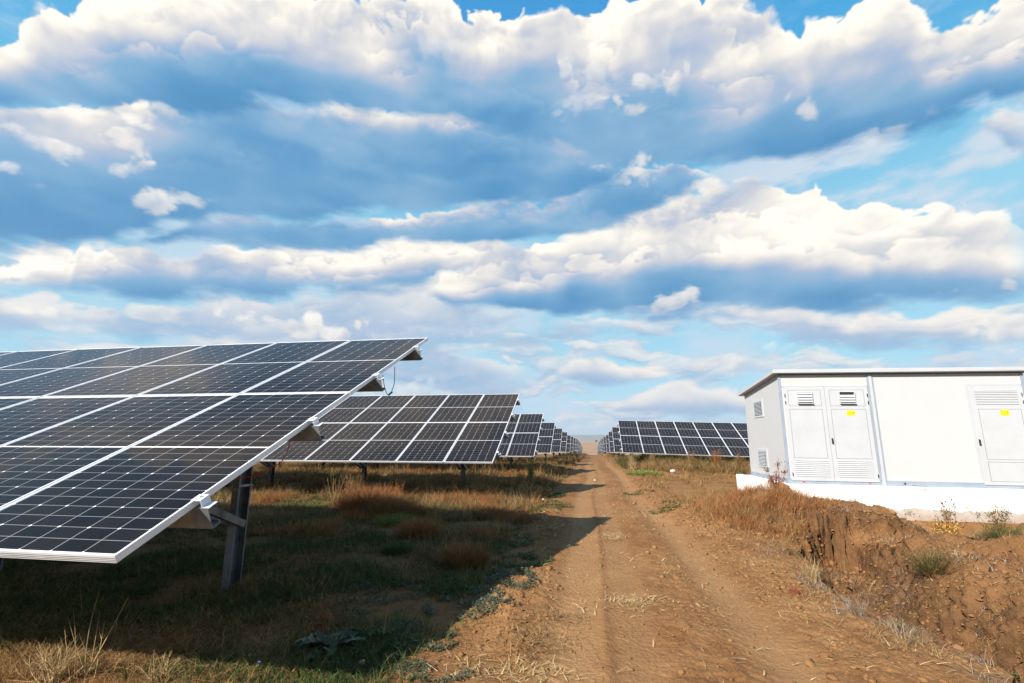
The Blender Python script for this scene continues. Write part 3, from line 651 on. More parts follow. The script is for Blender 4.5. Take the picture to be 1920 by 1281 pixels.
for i in range(6, 16):
    make_table((-2.2, 9.884 + 8.2 * (i - 1) + .6, ZT[i]), -1, 4, 'small distant solar table, the %s on the left of the track counting away' % ORD[i - 6], 1, 0.0, GL)
RIGHT = [((1.574, 25.454, -0.603), 12, 2, -0.0), ((1.548, 33.7, -0.770), 6, 1, 0), ((1.569, 42.2, -0.969), 4, 1, 0), ((1.56, 50.3, -1.17), 3, 1, 0)]
LR = ['nearest solar table on the right, seven panel columns ending at the white kiosk', 'second solar table on the right, one panel column showing beyond the nearest', 'third solar table on the right of the dirt track', 'fourth solar table on the right of the dirt track']
for i, (e, n_, det, _) in enumerate(RIGHT): make_table(e, 1, n_, LR[i], det, 1.456, GR)
for i in range(7, 16):
    make_table((1.56, 9.884 + 8.2 * (i - 1) + .6, ZT[i]), 1, 3, 'small distant solar table, the %s on the right of the track counting away' % (['fifth', 'sixth'] + ORD)[i - 7], 1, 1.0, GR)

# cables hanging from the nearest table
def cable(name, pts, m, r=0.0035):
    P3 = [Vector(p) for p in pts]; out = []
    for i in range(len(P3) - 1):
        p0, p1, p2, p3 = P3[max(i - 1, 0)], P3[i], P3[i + 1], P3[min(i + 2, len(P3) - 1)]
        for t in np.linspace(0, 1, 7)[:-1]:
            t = float(t); out.append(0.5 * ((2 * p1) + (p2 - p0) * t + (2 * p0 - 5 * p1 + 4 * p2 - p3) * t * t + (3 * p1 - p0 - 3 * p2 + p3) * t ** 3))
    out.append(P3[-1]); return MB().tube(out, r, 6).build(name, m, NEAR_ROOT, smooth=True)
g = lambda s, x, dz=0.0, dy=0.0: NEAR_P(-x, s, -0.04) + Vector((0, dy, dz))
cable('cable', [g(3.02, .03), g(2.98, .05, -.16), g(2.88, .05, -.24), g(2.82, .04, -.21), g(2.76, .03, -.10), g(2.74, .02)], M['cable_black'])
MB().tube([g(2.93, .05, -.235), g(2.85, .05, -.235)], .009, 8).build('cable_connector', M['cable_black'], NEAR_ROOT)
cable('cable', [g(2.50, .02), g(2.55, .05, -.05), g(2.62, .03, -.03)], M['cable_black'])
cable('cable', [g(1.24, .005), g(1.22, .0, -.07), g(1.17, -.03, -.13), g(1.08, -.2, -.17), g(1.0, -.5, -.12), g(1.0, -.7)], M['cable_red'])
cable('cable', [g(1.2, -.3), g(1.16, -.32, -.14), g(1.08, -.45, -.2), g(1.0, -.7, -.15), g(1.0, -.9)], M['cable_black'])
cable('cable', [g(.62, -.12), g(.63, -.12, -.12), g(.58, -.14, -.17), g(.52, -.16, -.05)], M['cable_black'])
# ---------------------------------------------------------------- transformer kiosk
def m_panelwall():
    m, n, b = mat('white_sandwich_panel', (0.5, 0.49, 0.475), 0.55, 0, 0.3)
    tc = n.new('ShaderNodeTexCoord').outputs['Object']
    x, y, z = n.sep(tc)
    f = n.noise(tc, 1.4, 6, 0.65); drip = n.noise(n.xyz(n.m('MULTIPLY', x, 9), n.m('MULTIPLY', y, 9), n.m('MULTIPLY', z, .6)), 1.0, 5, 0.6)
    col = n.mix(n.ss(f, .35, .7), (0.405, 0.413, 0.425, 1), (0.395, 0.401, 0.411, 1))
    col = n.mix(n.ss(drip, .58, .8, 0, .14), col, (0.34, 0.32, 0.30, 1))
    low = n.m('MULTIPLY', n.ss(z, 0.55, 0.0), n.ss(n.noise(tc, 3, 5, .7), .35, .7, 0.02, .22))
    col = n.mix(low, col, (0.37, 0.31, 0.26, 1))
    n.put(b.inputs['Base Color'], col)
    n.put(b.inputs['Normal'], n.bump(n.noise(tc, 160, 3, .6), .12, .002))
    return m
def m_white(): 
    m, n, b = mat('white_powder_coat', (0.55, 0.56, 0.575), 0.4, 0, 0.4)
    tc = n.new('ShaderNodeTexCoord').outputs['Object']
    f = n.noise(tc, 2.2, 6, 0.65)
    n.put(b.inputs['Base Color'], n.mix(n.ss(f, .4, .75), (0.385, 0.40, 0.425, 1), (0.36, 0.37, 0.39, 1)))
    return m
def m_plinth():
    m, n, b = mat('whitewashed_concrete', (0.8, 0.79, 0.76), 0.9, 0, 0.2)
    tc = n.new('ShaderNodeTexCoord').outputs['Object']
    x, y, z = n.sep(tc)
    e = n.m('ADD', z, n.m('MULTIPLY', n.noise(n.xyz(x, y, 0.0), 2.6, 6, .62), 0.30)); e = n.m('ADD', e, n.m('MULTIPLY', x, 0.010))
    wash = n.ss(e, 0.875, 0.889)
    gray = n.mix(n.ss(n.noise(tc, 5, 6, .65), .35, .7), (0.40, 0.38, 0.355, 1), (0.30, 0.28, 0.255, 1))
    wh = n.mix(n.ss(n.noise(tc, 2.4, 6, .65), .5, .8, 0, .6), (0.68, 0.67, 0.655, 1), (0.56, 0.53, 0.50, 1))
    dirt = n.ss(n.m('ADD', z, n.m('MULTIPLY', n.noise(tc, 4, 6, .7), .8)), 1.22, 0.85)
    col = n.mix(wash, gray, wh); col = n.mix(n.m('MULTIPLY', dirt, .4), col, (0.25, 0.14, 0.08, 1))
    n.put(b.inputs['Base Color'], col)
    n.put(b.inputs['Normal'], n.bump(n.noise(tc, 30, 6, .65), .35, .006))
    return m
M['wall'] = m_panelwall(); M['paint'] = m_white(); M['plinth'] = m_plinth()
M['trim'] = m_worn('grey_blue_trim', (0.27, 0.32, 0.39), (0.22, 0.26, 0.32), 0.45, 0.2, 2.5)
M['dark'] = mat('dark_gap', (0.015, 0.016, 0.018), 0.8)[0]
M['seam_shade'] = mat('dark_seam_and_shade', (0.06, 0.065, 0.08), 0.7)[0]  # dark door seams and louvre backs, also the shade painted under the eaves
M['handle'] = mat('black_plastic', (0.02, 0.02, 0.024), 0.35)[0]
M['yellow'] = m_worn('yellow_sticker', (0.80, 0.58, 0.0), (0.72, 0.50, 0.01), 0.4, 0, 8)
M['orange'] = mat('orange_print', (0.55, 0.16, 0.01), 0.5)[0]
M['redcap'] = mat('red_plastic_cap', (0.55, 0.03, 0.05), 0.4)[0]

KX, KY, KZ = 4.262, 11.75, -0.915                    # front left lower corner of the kiosk
KL, KD, KH = 4.86, 2.52, 2.42
kiosk = empty('transformer_kiosk', (KX, KY, KZ), 'white prefabricated electrical kiosk with a grey sloping roof slab on a white plinth', 'electrical kiosk', rot=(0, R(0.55), 0))
BACKDROP = 0.26                                      # the roof falls towards the back
def hull():
    b = MB(); e = .02
    xs_ = (0, KL); vs = [(xs_[0], 0, .10), (xs_[1], 0, .10), (xs_[1], KD, .10), (xs_[0], KD, .10), (xs_[0], 0, KH), (xs_[1], 0, KH), (xs_[1], KD, KH - BACKDROP), (xs_[0], KD, KH - BACKDROP)]
    b.add(vs, [(0, 3, 2, 1), (4, 5, 6, 7), (0, 1, 5, 4), (1, 2, 6, 5), (2, 3, 7, 6), (3, 0, 4, 7)])
    return b.build('wall', M['wall'], kiosk)
hull()
MB().box((-.004, -.006, 0), (KL + .004, KD + .004, .10)).build('base_frame', M['trim'], kiosk)
rb_ = MB(); o_ = .13
rv = [(-o_, -o_, KH + .004), (KL + o_, -o_, KH + .004), (KL + o_, KD + o_, KH - BACKDROP - .01), (-o_, KD + o_, KH - BACKDROP - .01)]
rb_.add(rv + [(x, y, z + .085) for x, y, z in rv], [(0, 3, 2, 1), (4, 5, 6, 7), (0, 1, 5, 4), (1, 2, 6, 5), (2, 3, 7, 6), (3, 0, 4, 7)])
rf_ = rb_.build('roof', M['paint'], kiosk, bevel=.006)
MB().box((0.02, -0.012, KH - .028), (KL - .02, -0.001, KH + .002)).build('eaves_shade_strip', M['seam_shade'], kiosk)  # dark strip painting the shade the roof throws under its eaves
def trimbar(x0, x1, m, y=-.012, z0=.10, z1=KH - .03): MB().box((x0, y, z0), (x1, .004, z1)).build('corner_trim' if m == 'trim' else 'joint_cover', M[m], kiosk)
trimbar(-.006, .045, 'trim'); trimbar(1.835, 1.870, 'trim'); trimbar(1.930, 1.962, 'trim'); trimbar(KL - .05, KL + .005, 'trim')
MB().box((1.872, -.022, -.03), (1.928, .004, KH - .03)).build('joint_cover', M['paint'], kiosk)
def louvre(b, x0, x1, z0, z1, n, y=-.03, flip=False):
    h = (z1 - z0) / n
    b.box((x0, y + .012, z0), (x1, y + .014, z1), 1)
    for i in range(n):
        z = z0 + i * h
        b.add([(x0, y - .008, z + h * .16), (x1, y - .008, z + h * .16), (x1, y + .006, z + h * .66), (x0, y + .006, z + h * .66), (x0, y - .001, z + h * .02), (x1, y - .001, z + h * .02)],
              [(0, 1, 2, 3), (4, 5, 1, 0)], 0)
def door(x0, x1, z0, z1, kind, hand, sign, root_label=None):
    """hand: side of the hinges; kind 'vent' has a hood above and louvres below, 'single' louvres above"""
    b = MB(); y = -.022
    b.box((x0, y, z0), (x1, -.002, z1))
    d = b.build('door', M['paint'], kiosk, bevel=.002)
    w = x1 - x0; f = .085
    ln = MB(); H_ = z1 - z0
    def ring(a0, c0, a1, c1, yy=y - .002, t=.0045):
        ln.box((a0, yy, c0), (a1, y + .001, c0 + t)); ln.box((a0, yy, c1 - t), (a1, y + .001, c1)); ln.box((a0, yy, c0 + t), (a0 + t, y + .001, c1 - t)); ln.box((a1 - t, yy, c0 + t), (a1, y + .001, c1 - t))
    if kind == 'vent':
        ring(x0 + f, z0 + H_ * .79, x1 - f, z1 - .075); ring(x0 + f, z0 + H_ * .235, x1 - f, z0 + H_ * .755)
        lv = MB(); louvre(lv, x0 + f, x1 - f, z0 + .09, z0 + H_ * .225, 9, y - .004); lv.build('louvre', [M['paint'], M['seam_shade']], d)
        hx = (x0 + x1) / 2 + .0; hz0, hz1 = z0 + H_ * .812, z1 - .115
        hd = MB(); hd.box((hx - .16, y - .055, hz0), (hx + .16, y - .001, hz0 + .018)); hd.box((hx - .16, y - .03, hz1 - .012), (hx + .16, y - .001, hz1))
        hd.box((hx - .16, y - .032, hz0 + .018), (hx - .148, y - .001, hz1 - .012)); hd.box((hx + .148, y - .032, hz0 + .018), (hx + .16, y - .001, hz1 - .012))
        fl = 4; hh = (hz1 - hz0 - .03) / fl
        hd.box((hx - .148, y - .004, hz0 + .018), (hx + .148, y - .0015, hz1 - .012), 1)
        for i in range(fl):
            if sign and i == fl - 1: continue
            if sign and i == 0: pass
            z = hz0 + .018 + i * hh; gap = .012 if i else .02
            hd.add([(hx - .148, y - .050 + i * .003, z + gap), (hx + .148, y - .050 + i * .003, z + gap), (hx + .148, y - .022, z + hh - .001), (hx - .148, y - .022, z + hh - .001)], [(0, 1, 2, 3)])
        hd.build('vent_hood', [M['paint'], M['dark']], d)
        sx, sz = hx - .10 if False else hx - .04, z0 + H_ * .742
    else:
        ring(x0 + f + .04, z0 + H_ * .235 + .03, x1 - f, z0 + H_ * .755); ring(x0 + f + .04, z0 + .07, x1 - f, z0 + H_ * .235 - .02)
        lv = MB(); louvre(lv, x0 + f + .02, x1 - f - .02, z0 + H_ * .80, z1 - .09, 9, y - .004); lv.build('louvre', [M['paint'], M['seam_shade']], d)
        sx, sz = x0 + w * .52, z0 + H_ * .745
    ln.build('panel_seam', M['seam_shade'], d)
    if sign:
        s = MB(); s.box((sx, y - .005, sz - .115), (sx + .165, y - .002, sz)); p = s.build('warning_sign', M['yellow'], d)
        q = MB()
        for k_, (a, c, t) in enumerate(((.015, .10, -.024), (.015, .10, -.044), (.03, .07, -.062), (.015, .10, -.086))): q.box((sx + a, y - .0062, sz + t - .006), (sx + a + c, y - .0052, sz + t))
        q.add([(sx + .135, y - .0062, sz - .03), (sx + .15, y - .0062, sz - .03), (sx + .138, y - .0062, sz - .055), (sx + .148, y - .0062, sz - .055), (sx + .128, y - .0062, sz - .09), (sx + .134, y - .0062, sz - .062), (sx + .122, y - .0062, sz - .062)], [(0, 1, 2), (0, 2, 6), (2, 3, 5), (3, 4, 5)], 1)
        q.build('sign_print', [M['orange'], M['handle']], p)
        hb = MB(); hxp = x0 + .038; hz = z0 + H_ * .40
        hb.box((hxp - .014, y - .012, hz - .03), (hxp + .014, y - .001, hz + .10)); hb.box((hxp - .010, y - .032, hz - .02), (hxp + .010, y - .014, hz + .09)); hb.box((hxp - .008, y - .016, hz + .06), (hxp + .008, y - .010, hz + .08))
        hb.build('handle', M['handle'], d, bevel=.003)
    for zz in (z1 - .20, z1 - .36, z0 + .13):
        xx = x0 + .018 if hand == 'L' else x1 - .018
        h_ = MB(); h_.tube([(xx, y - .008, zz - .035), (xx, y - .008, zz + .035)], .0085, 8); h_.build('hinge', M['handle'] if hand != 'L' or True else M['seam_shade'], d)
    return d
DT = KH - .30
door(.085, .935, .062, DT, 'vent', 'L', False); door(.941, 1.815, .062, DT, 'vent', 'R', True)
door(3.78, 4.78, .062, DT + .01, 'single', 'R', True)
MB().box((3.735, -.014, .10), (3.776, -.002, DT + .05)).box((3.776, -.014, DT + .014), (4.80, -.002, DT + .05)).build('door_frame', M['paint'], kiosk)
MB().box((.05, -.014, DT + .004), (1.83, -.002, DT + .028)).build('door_frame', M['paint'], kiosk)
for z0_, z1_, y0_, y1_ in ((1.50, 1.95, 1.10, 1.85), (.26, .72, 1.10, 1.85)):   # wall vents on the side facing the track
    v = MB(); v.box((-.014, y0_, z0_), (-.001, y1_, z1_)); vo = v.build('wall_vent', M['trim'] if False else mat('pale_grey_vent', (0.40, 0.43, 0.47), .5)[0], kiosk, bevel=.002)
    l = MB(); ns = 10; hh = (z1_ - z0_ - .12) / ns; a0, a1 = y0_ + .12, y1_ - .10
    l.box((-.0165, a0, z0_ + .06), (-.0145, a1, z1_ - .06), 1)
    for i in range(ns):
        z = z0_ + .06 + i * hh
        l.add([(-.032, a0, z + hh * .12), (-.032, a1, z + hh * .12), (-.017, a1, z + hh * .66), (-.017, a0, z + hh * .66)], [(0, 1, 2, 3)], 0)
    l.build('slats', [M['paint'], M['dark']], vo)
for px_ in (.31, 1.62): MB().tube([(px_, -.02, .045), (px_, -.004, .045)], .017, 14).build('cable_plug', M['redcap'], kiosk)
MB().tube([(2.30, -.014, .045), (2.30, -.004, .045)], .020, 14).build('cable_hole', M['dark'], kiosk)
MB().tube([(2.43, -.02, .012), (2.50, -.05, .006), (2.62, -.05, .004), (2.70, -.03, .003)], .004, 6).build('cable_end', M['dark'], kiosk)

# plinth under the kiosk
pl = empty('concrete_plinth', (KX - .12, KY - .10, -2.10), 'long whitewashed concrete plinth with a bare grey lower edge under the kiosk', 'plinth')
top = KZ - 2.10 * 0 + 2.10
b = MB(); b.add([(0, 0, 0), (KL + .6, 0, 0), (KL + .6, KD + .3, 0), (0, KD + .3, 0), (0, 0, KZ + 2.10 - .004), (KL + .6, 0, KZ + 2.10 - .004 - .052), (KL + .6, KD + .3, KZ + 2.10 - .056), (0, KD + .3, KZ + 2.10 - .004)],
      [(0, 3, 2, 1), (4, 5, 6, 7), (0, 1, 5, 4), (1, 2, 6, 5), (2, 3, 7, 6), (3, 0, 4, 7)]); b.build('block', M['plinth'], pl)
w = MB(); w.box((-.16, 1.7, .55), (-.01, KD + .5, KZ + 2.10 + .0)); w.build('stub_wall', M['plinth'], pl, bevel=.01)
MB().tube([(2.72, -.012, 1.10), (2.72, .0, 1.10)], .012, 10).build('drain_hole', M['dark'], pl)
# ---------------------------------------------------------------- vegetation
rng = np.random.RandomState(7)
def gz(x, y): return ground_h(np.asarray(x, np.float32), np.asarray(y, np.float32))
PAL = {'green': [(0.050, 0.080, 0.020), (0.080, 0.110, 0.028), (0.032, 0.055, 0.014)], 'olive': [(0.085, 0.080, 0.025), (0.12, 0.10, 0.035), (0.06, 0.06, 0.02)],
       'straw': [(0.42, 0.30, 0.14), (0.50, 0.38, 0.20), (0.33, 0.22, 0.10)], 'tan': [(0.26, 0.155, 0.062), (0.20, 0.110, 0.042), (0.32, 0.20, 0.09)],
       'rust': [(0.28, 0.11, 0.038), (0.22, 0.085, 0.030), (0.33, 0.15, 0.055)], 'grey': [(0.25, 0.20, 0.16), (0.30, 0.25, 0.20), (0.18, 0.14, 0.11)],
       'silver': [(0.075, 0.092, 0.055), (0.12, 0.135, 0.09), (0.045, 0.062, 0.032)], 'red': [(0.30, 0.05, 0.03), (0.22, 0.05, 0.03), (0.33, 0.10, 0.05)], 'dock': [(0.20, 0.065, 0.03), (0.15, 0.05, 0.025), (0.26, 0.10, 0.05)], 'amber': [(0.42, 0.22, 0.05), (0.35, 0.15, 0.03), (0.45, 0.30, 0.09)], 'lime': [(0.16, 0.20, 0.04), (0.20, 0.22, 0.06), (0.11, 0.15, 0.03)]}
def pick(pal, n, spread=0.25):
    p = np.array(PAL[pal], np.float32)[rng.randint(0, 3, n)]
    return p * (1 + spread * (rng.rand(n, 1) * 2 - 1)).astype(np.float32)
def blades(base, h, w, lean, az, col, curve=0.5, seg=3):
    """arrays of curved tapering blades: base (n,3), height, width, lean (radians), direction"""
    n = len(base); h = np.broadcast_to(h, n); w = np.broadcast_to(w, n); lean = np.broadcast_to(lean, n)
    out = []; d = np.stack([np.cos(az), np.sin(az), np.zeros(n)], -1)
    face = az + np.pi / 2 + rng.randn(n) * 0.6; s = np.stack([np.cos(face), np.sin(face), np.zeros(n)], -1)
    p = base.copy(); ang = lean.copy() if isinstance(lean, np.ndarray) else lean
    ang = np.array(ang, np.float64)
    for k in range(seg + 1):
        ww = (w * (1 - k / seg) ** 0.7 * 0.5)[:, None]
        if k < seg: out += [p - s * ww, p + s * ww]
        else: out += [p]
        st = (h / seg)[:, None]
        p = p + (d * np.sin(ang)[:, None] + np.array([0, 0, 1]) * np.cos(ang)[:, None]) * st
        ang = ang + curve * (0.4 + rng.rand(n)) / seg * 2
    m = 2 * seg + 1
    V = np.stack(out, 1).reshape(-1, 3); b = np.arange(n)[:, None] * m
    q = np.concatenate([b + np.array([[2 * k, 2 * k + 1, 2 * k + 3, 2 * k + 2]]) for k in range(seg - 1)]) if seg > 1 else np.zeros((0, 4), int)
    t = b + np.array([[2 * seg - 2, 2 * seg - 1, 2 * seg]])
    dark = np.linspace(0.55, 1.1, m)[None, :, None]
    cc = (col[:, None, :] * np.ones_like(dark)).reshape(-1, 3)
    return V, q, t, cc
class Veg:
    def __init__(s): s.V = []; s.Q = []; s.T = []; s.C = []; s.n = 0
    def add(s, V, q, t, c):
        s.V.append(V); s.Q.append(np.asarray(q).reshape(-1, 4) + s.n); s.T.append(np.asarray(t).reshape(-1, 3) + s.n); s.C.append(c); s.n += len(V)
    def build(s, name, m, parent=None):
        return np_mesh(name, np.concatenate(s.V), np.concatenate(s.Q), np.concatenate(s.T), m, parent, np.concatenate(s.C))
def under_table(x, y):
    k = np.round((y - 3.8 - 0.0) / 8.2); return (np.abs(y - 3.8 - k * 8.2) < 2.1)

def turf(name, regions, label, cat):
    v = Veg()
    for (x0, x1, y0, y1, n, pal, hh, ww, lean, cur, mask, cl) in regions:
        # blades grow in tufts
        nt = max(1, n // cl); X_ = x0 + (x1 - x0) * rng.rand(nt * 3); Y_ = y0 + (y1 - y0) * rng.rand(nt * 3) ** 1.0
        k = rng.rand(nt * 3) < mask(X_, Y_); X_ = X_[k][:nt]; Y_ = Y_[k][:nt]
        if len(X_) == 0: continue
        sz = 0.5 + rng.rand(len(X_)) * 0.9
        X2 = np.repeat(X_, cl); Y2 = np.repeat(Y_, cl); S2 = np.repeat(sz, cl); m = len(X2)
        r = np.abs(rng.randn(m)) * 0.045 * (1 + hh * 2) * S2; a = rng.rand(m) * 2 * np.pi
        X2 = X2 + r * np.cos(a); Y2 = Y2 + r * np.sin(a)
        base = np.stack([X2, Y2, gz(X2, Y2) - 0.006], -1)
        az_ = a + rng.randn(m) * 0.7
        tc = np.repeat(pick(pal, len(X_), 0.35), cl, axis=0); col = 0.6 * tc + 0.4 * pick(pal, m)
        v.add(*blades(base, hh * S2 * (0.5 + rng.rand(m) * 0.8), ww * (0.6 + rng.rand(m) * 0.8), lean * (0.3 + rng.rand(m)), az_, col, cur))
    return tag(v.build(name, M['grass']), label, cat, kind='stuff')
N_ = lambda x, y, s, sd, a, b: sstep(fbm(x * s, y * s, 4, sd), a, b)
LM = lambda x, y: sstep(x + 0.45 * fbm(x * .9, y * .9, 3, 200), -0.85, -1.5)              # left verge mask
green_m = lambda x, y: LM(x, y) * N_(x, y, .8, 210, -0.15, 0.15)
tan_m = lambda x, y: LM(x, y) * N_(x, y, .9, 220, -0.1, 0.2)
rust_m = lambda x, y: LM(x, y) * N_(x, y, .6, 230, 0.0, 0.25)
edge_m = lambda x, y: sstep(np.abs(x + 1.3 + 0.2 * fbm(x, y * .7, 3, 240)), 0.5, 0.15) * N_(x, y, 1.3, 241, -0.2, 0.15)
turf('grass', [
    (-7.0, -0.8, 2.6, 6.5, 60000, 'green', .11, .006, .7, .8, green_m, 14), (-7.0, -0.8, 2.6, 6.5, 30000, 'olive', .12, .005, .7, .9, tan_m, 12),
    (-7.5, -0.8, 6.5, 12, 46000, 'green', .11, .007, .6, .8, green_m, 14), (-9, -0.8, 6.5, 12, 40000, 'olive', .15, .006, .6, .8, tan_m, 12),
    (-16, -0.9, 12, 26, 26000, 'green', .14, .012, .6, .7, green_m, 14), (-16, -0.9, 12, 26, 32000, 'olive', .18, .011, .6, .7, tan_m, 14),
    (-7, -1.0, 3.2, 7, 900, 'tan', .30, .0032, .35, .5, tan_m, 3), (-8, -1.1, 7, 12, 2600, 'tan', .36, .0040, .35, .5, tan_m, 4), (-9, -1.1, 8, 12, 1500, 'straw', .34, .0035, .5, .6, tan_m, 3), (-14, -1.1, 12, 26, 6000, 'tan', .45, .009, .3, .4, tan_m, 4),
    (-14, -0.9, 26, 60, 26000, 'olive', .22, .025, .5, .7, tan_m, 14),
], 'short green and olive grass growing under and between the solar tables', 'grass')
turf('dry_grass', [
    (-7.0, -1.0, 2.6, 6.5, 20000, 'tan', .13, .004, .9, 1.0, tan_m, 9), (-8, -1.0, 6.5, 12, 26000, 'tan', .24, .005, .7, .8, tan_m, 12), (-7, -1.1, 6.4, 10.5, 24000, 'rust', .26, .004, .6, .6, rust_m, 30),
    (-16, -0.9, 12, 26, 34000, 'tan', .24, .010, .6, .6, tan_m, 12), (-16, -1.1, 12, 26, 18000, 'rust', .24, .010, .6, .6, rust_m, 20), (-12, -0.9, 26, 60, 22000, 'tan', .28, .022, .5, .6, tan_m, 12),
    (-5, -0.6, 60, 115, 8000, 'tan', .35, .05, .5, .6, lambda x, y: sstep(x, -.7, -1.3), 12), (0.9, 5, 60, 115, 8000, 'tan', .35, .05, .5, .6, lambda x, y: sstep(x, 1.2, 2.0), 12),
    (-3.6, -1.9, 2.55, 3.3, 2600, 'tan', .15, .004, 1.0, 1.2, lambda x, y: N_(x, y, 1.5, 245, -.2, .2), 10),
], 'tan and rust coloured dry grass among the green under the solar tables', 'dry grass')
RM = lambda x, y: sstep(x + 0.5 * fbm(x * .5, y * .4, 3, 250), 1.5, 2.3) * (1 - ((x > 4.1) & (y > 11.5) & (y < 14.7) & (x < 9.6)))
turf('dry_grass', [
    (1.7, 3.4, 3.4, 8.2, 5000, 'tan', .15, .003, .8, .9, lambda x, y: N_(x, y, 2.0, 275, -.05, .2), 9), (2.8, 6.5, 4.5, 8.5, 3500, 'straw', .14, .003, .9, .9, lambda x, y: N_(x, y, 2.0, 277, .05, .3), 9),
    (1.6, 4.1, 7.3, 10.5, 9500, 'rust', .21, .005, .5, .7, lambda x, y: gauss(x, y, 2.6, 8.6, .85, 1.4, 3) * N_(x, y, 1.6, 262, -.3, .1), 10),
    (1.6, 4.1, 7.3, 10.5, 6500, 'tan', .24, .004, .5, .7, lambda x, y: gauss(x, y, 2.5, 8.5, .8, 1.3, 3) * N_(x, y, 1.6, 264, -.3, .1), 8),
    (1.4, 4.4, 10, 16, 8000, 'tan', .15, .007, .6, .7, lambda x, y: RM(x, y) * N_(x, y, .7, 265, -.1, .2), 10), (1.3, 7, 15, 24, 13000, 'tan', .18, .011, .6, .6, lambda x, y: RM(x, y) * N_(x, y, .5, 266, -.1, .2), 12),
    (1.6, 12, 22.5, 27, 22000, 'tan', .38, .014, .5, .5, lambda x, y: RM(x, y) * N_(x, y, .8, 267, -.2, .1), 12), (1.6, 12, 22.5, 34, 16000, 'olive', .36, .016, .5, .5, lambda x, y: RM(x, y) * N_(x, y, .8, 268, -.1, .1), 12),
    (1.7, 13, 25.0, 33, 40000, 'olive', .50, .016, .35, .4, lambda x, y: 1.0 + 0 * x, 14), (1.5, 9, 33, 60, 14000, 'tan', .34, .03, .5, .5, lambda x, y: RM(x, y), 12),
    (2.6, 7, 3.2, 8.6, 9000, 'grey', .12, .004, .9, .9, lambda x, y: N_(x, y, 1.8, 270, 0, .3), 10), (1.7, 2.6, 3.3, 6.5, 3000, 'grey', .12, .0035, .9, 1.0, lambda x, y: N_(x, y, 2.2, 271, 0.0, .3) * sstep(x, 1.7, 2.1), 12),
    (3.5, 8, 7.5, 11.5, 7000, 'tan', .14, .005, .8, .8, lambda x, y: N_(x, y, 1.4, 272, 0, .3), 9),
], 'yellow and tan dry grass on the right of the track around the spoil bank', 'dry grass')
# low creeping ground cover with little silver-green leaves
def leaves(base, size, col, up=0.5):
    n = len(base); a = rng.rand(n) * 2 * np.pi; tl = rng.rand(n) * up
    d = np.stack([np.cos(a) * np.cos(tl), np.sin(a) * np.cos(tl), np.sin(tl)], -1); s = np.stack([-np.sin(a), np.cos(a), rng.randn(n) * .3], -1)
    L = (size * (0.6 + rng.rand(n) * .8))[:, None]
    p0 = base; p1 = base + d * L * .5 + s * L * .26; p2 = base + d * L; p3 = base + d * L * .5 - s * L * .26; p3[:, 2] += 0.1 * L[:, 0]; p1[:, 2] += 0.1 * L[:, 0]
    V = np.stack([p0, p1, p2, p3], 1).reshape(-1, 3); b = np.arange(n)[:, None] * 4
    return V, b + np.array([[0, 1, 2, 3]]), np.zeros((0, 3), int), np.repeat(col, 4, axis=0)
def patch(cx_, cy_, rx, ry, n, th=0.0):
    a = rng.rand(n) * 2 * np.pi; r = np.sqrt(rng.rand(n)); x = cx_ + np.cos(a) * r * rx; y = cy_ + np.sin(a) * r * ry
    k = fbm(x * 4, y * 4, 4, 280) > th; return x[k], y[k]
v = Veg()
for cx_, cy_, rx, ry, n in ((-1.35, 3.40, .42, .32, 5200), (-1.0, 4.1, .4, .3, 3000), (-.95, 3.0, .25, .12, 900), (-.85, 4.75, .35, .4, 3200), (-.75, 5.6, .3, .35, 2400), (-1.3, 6.6, .6, .5, 3500), (-.9, 10.5, .5, .8, 2500), (-1.0, 12.4, .35, .6, 2000),
                            (-1.9, 4.2, .5, .5, 3500), (1.3, 9.6, .3, .4, 900), (1.9, 10.6, .5, .5, 1200), (1.2, 13.5, .4, .6, 700), (2.35, 5.6, .2, .1, 200)):
    x, y = patch(cx_, cy_, rx, ry, int(n * 1.1), .0)
    pal = 'silver' if cx_ < 0 and cy_ < 5 else 'green'
    v.add(*leaves(np.stack([x, y, gz(x, y) + rng.rand(len(x)) * .025], -1), .013 + 0.002 * cy_, pick(pal, len(x), .35)))
tag(v.build('ground_cover', M['leaf']), 'creeping silver green leaves along the shaded edge of the track', 'ground cover', kind='stuff')
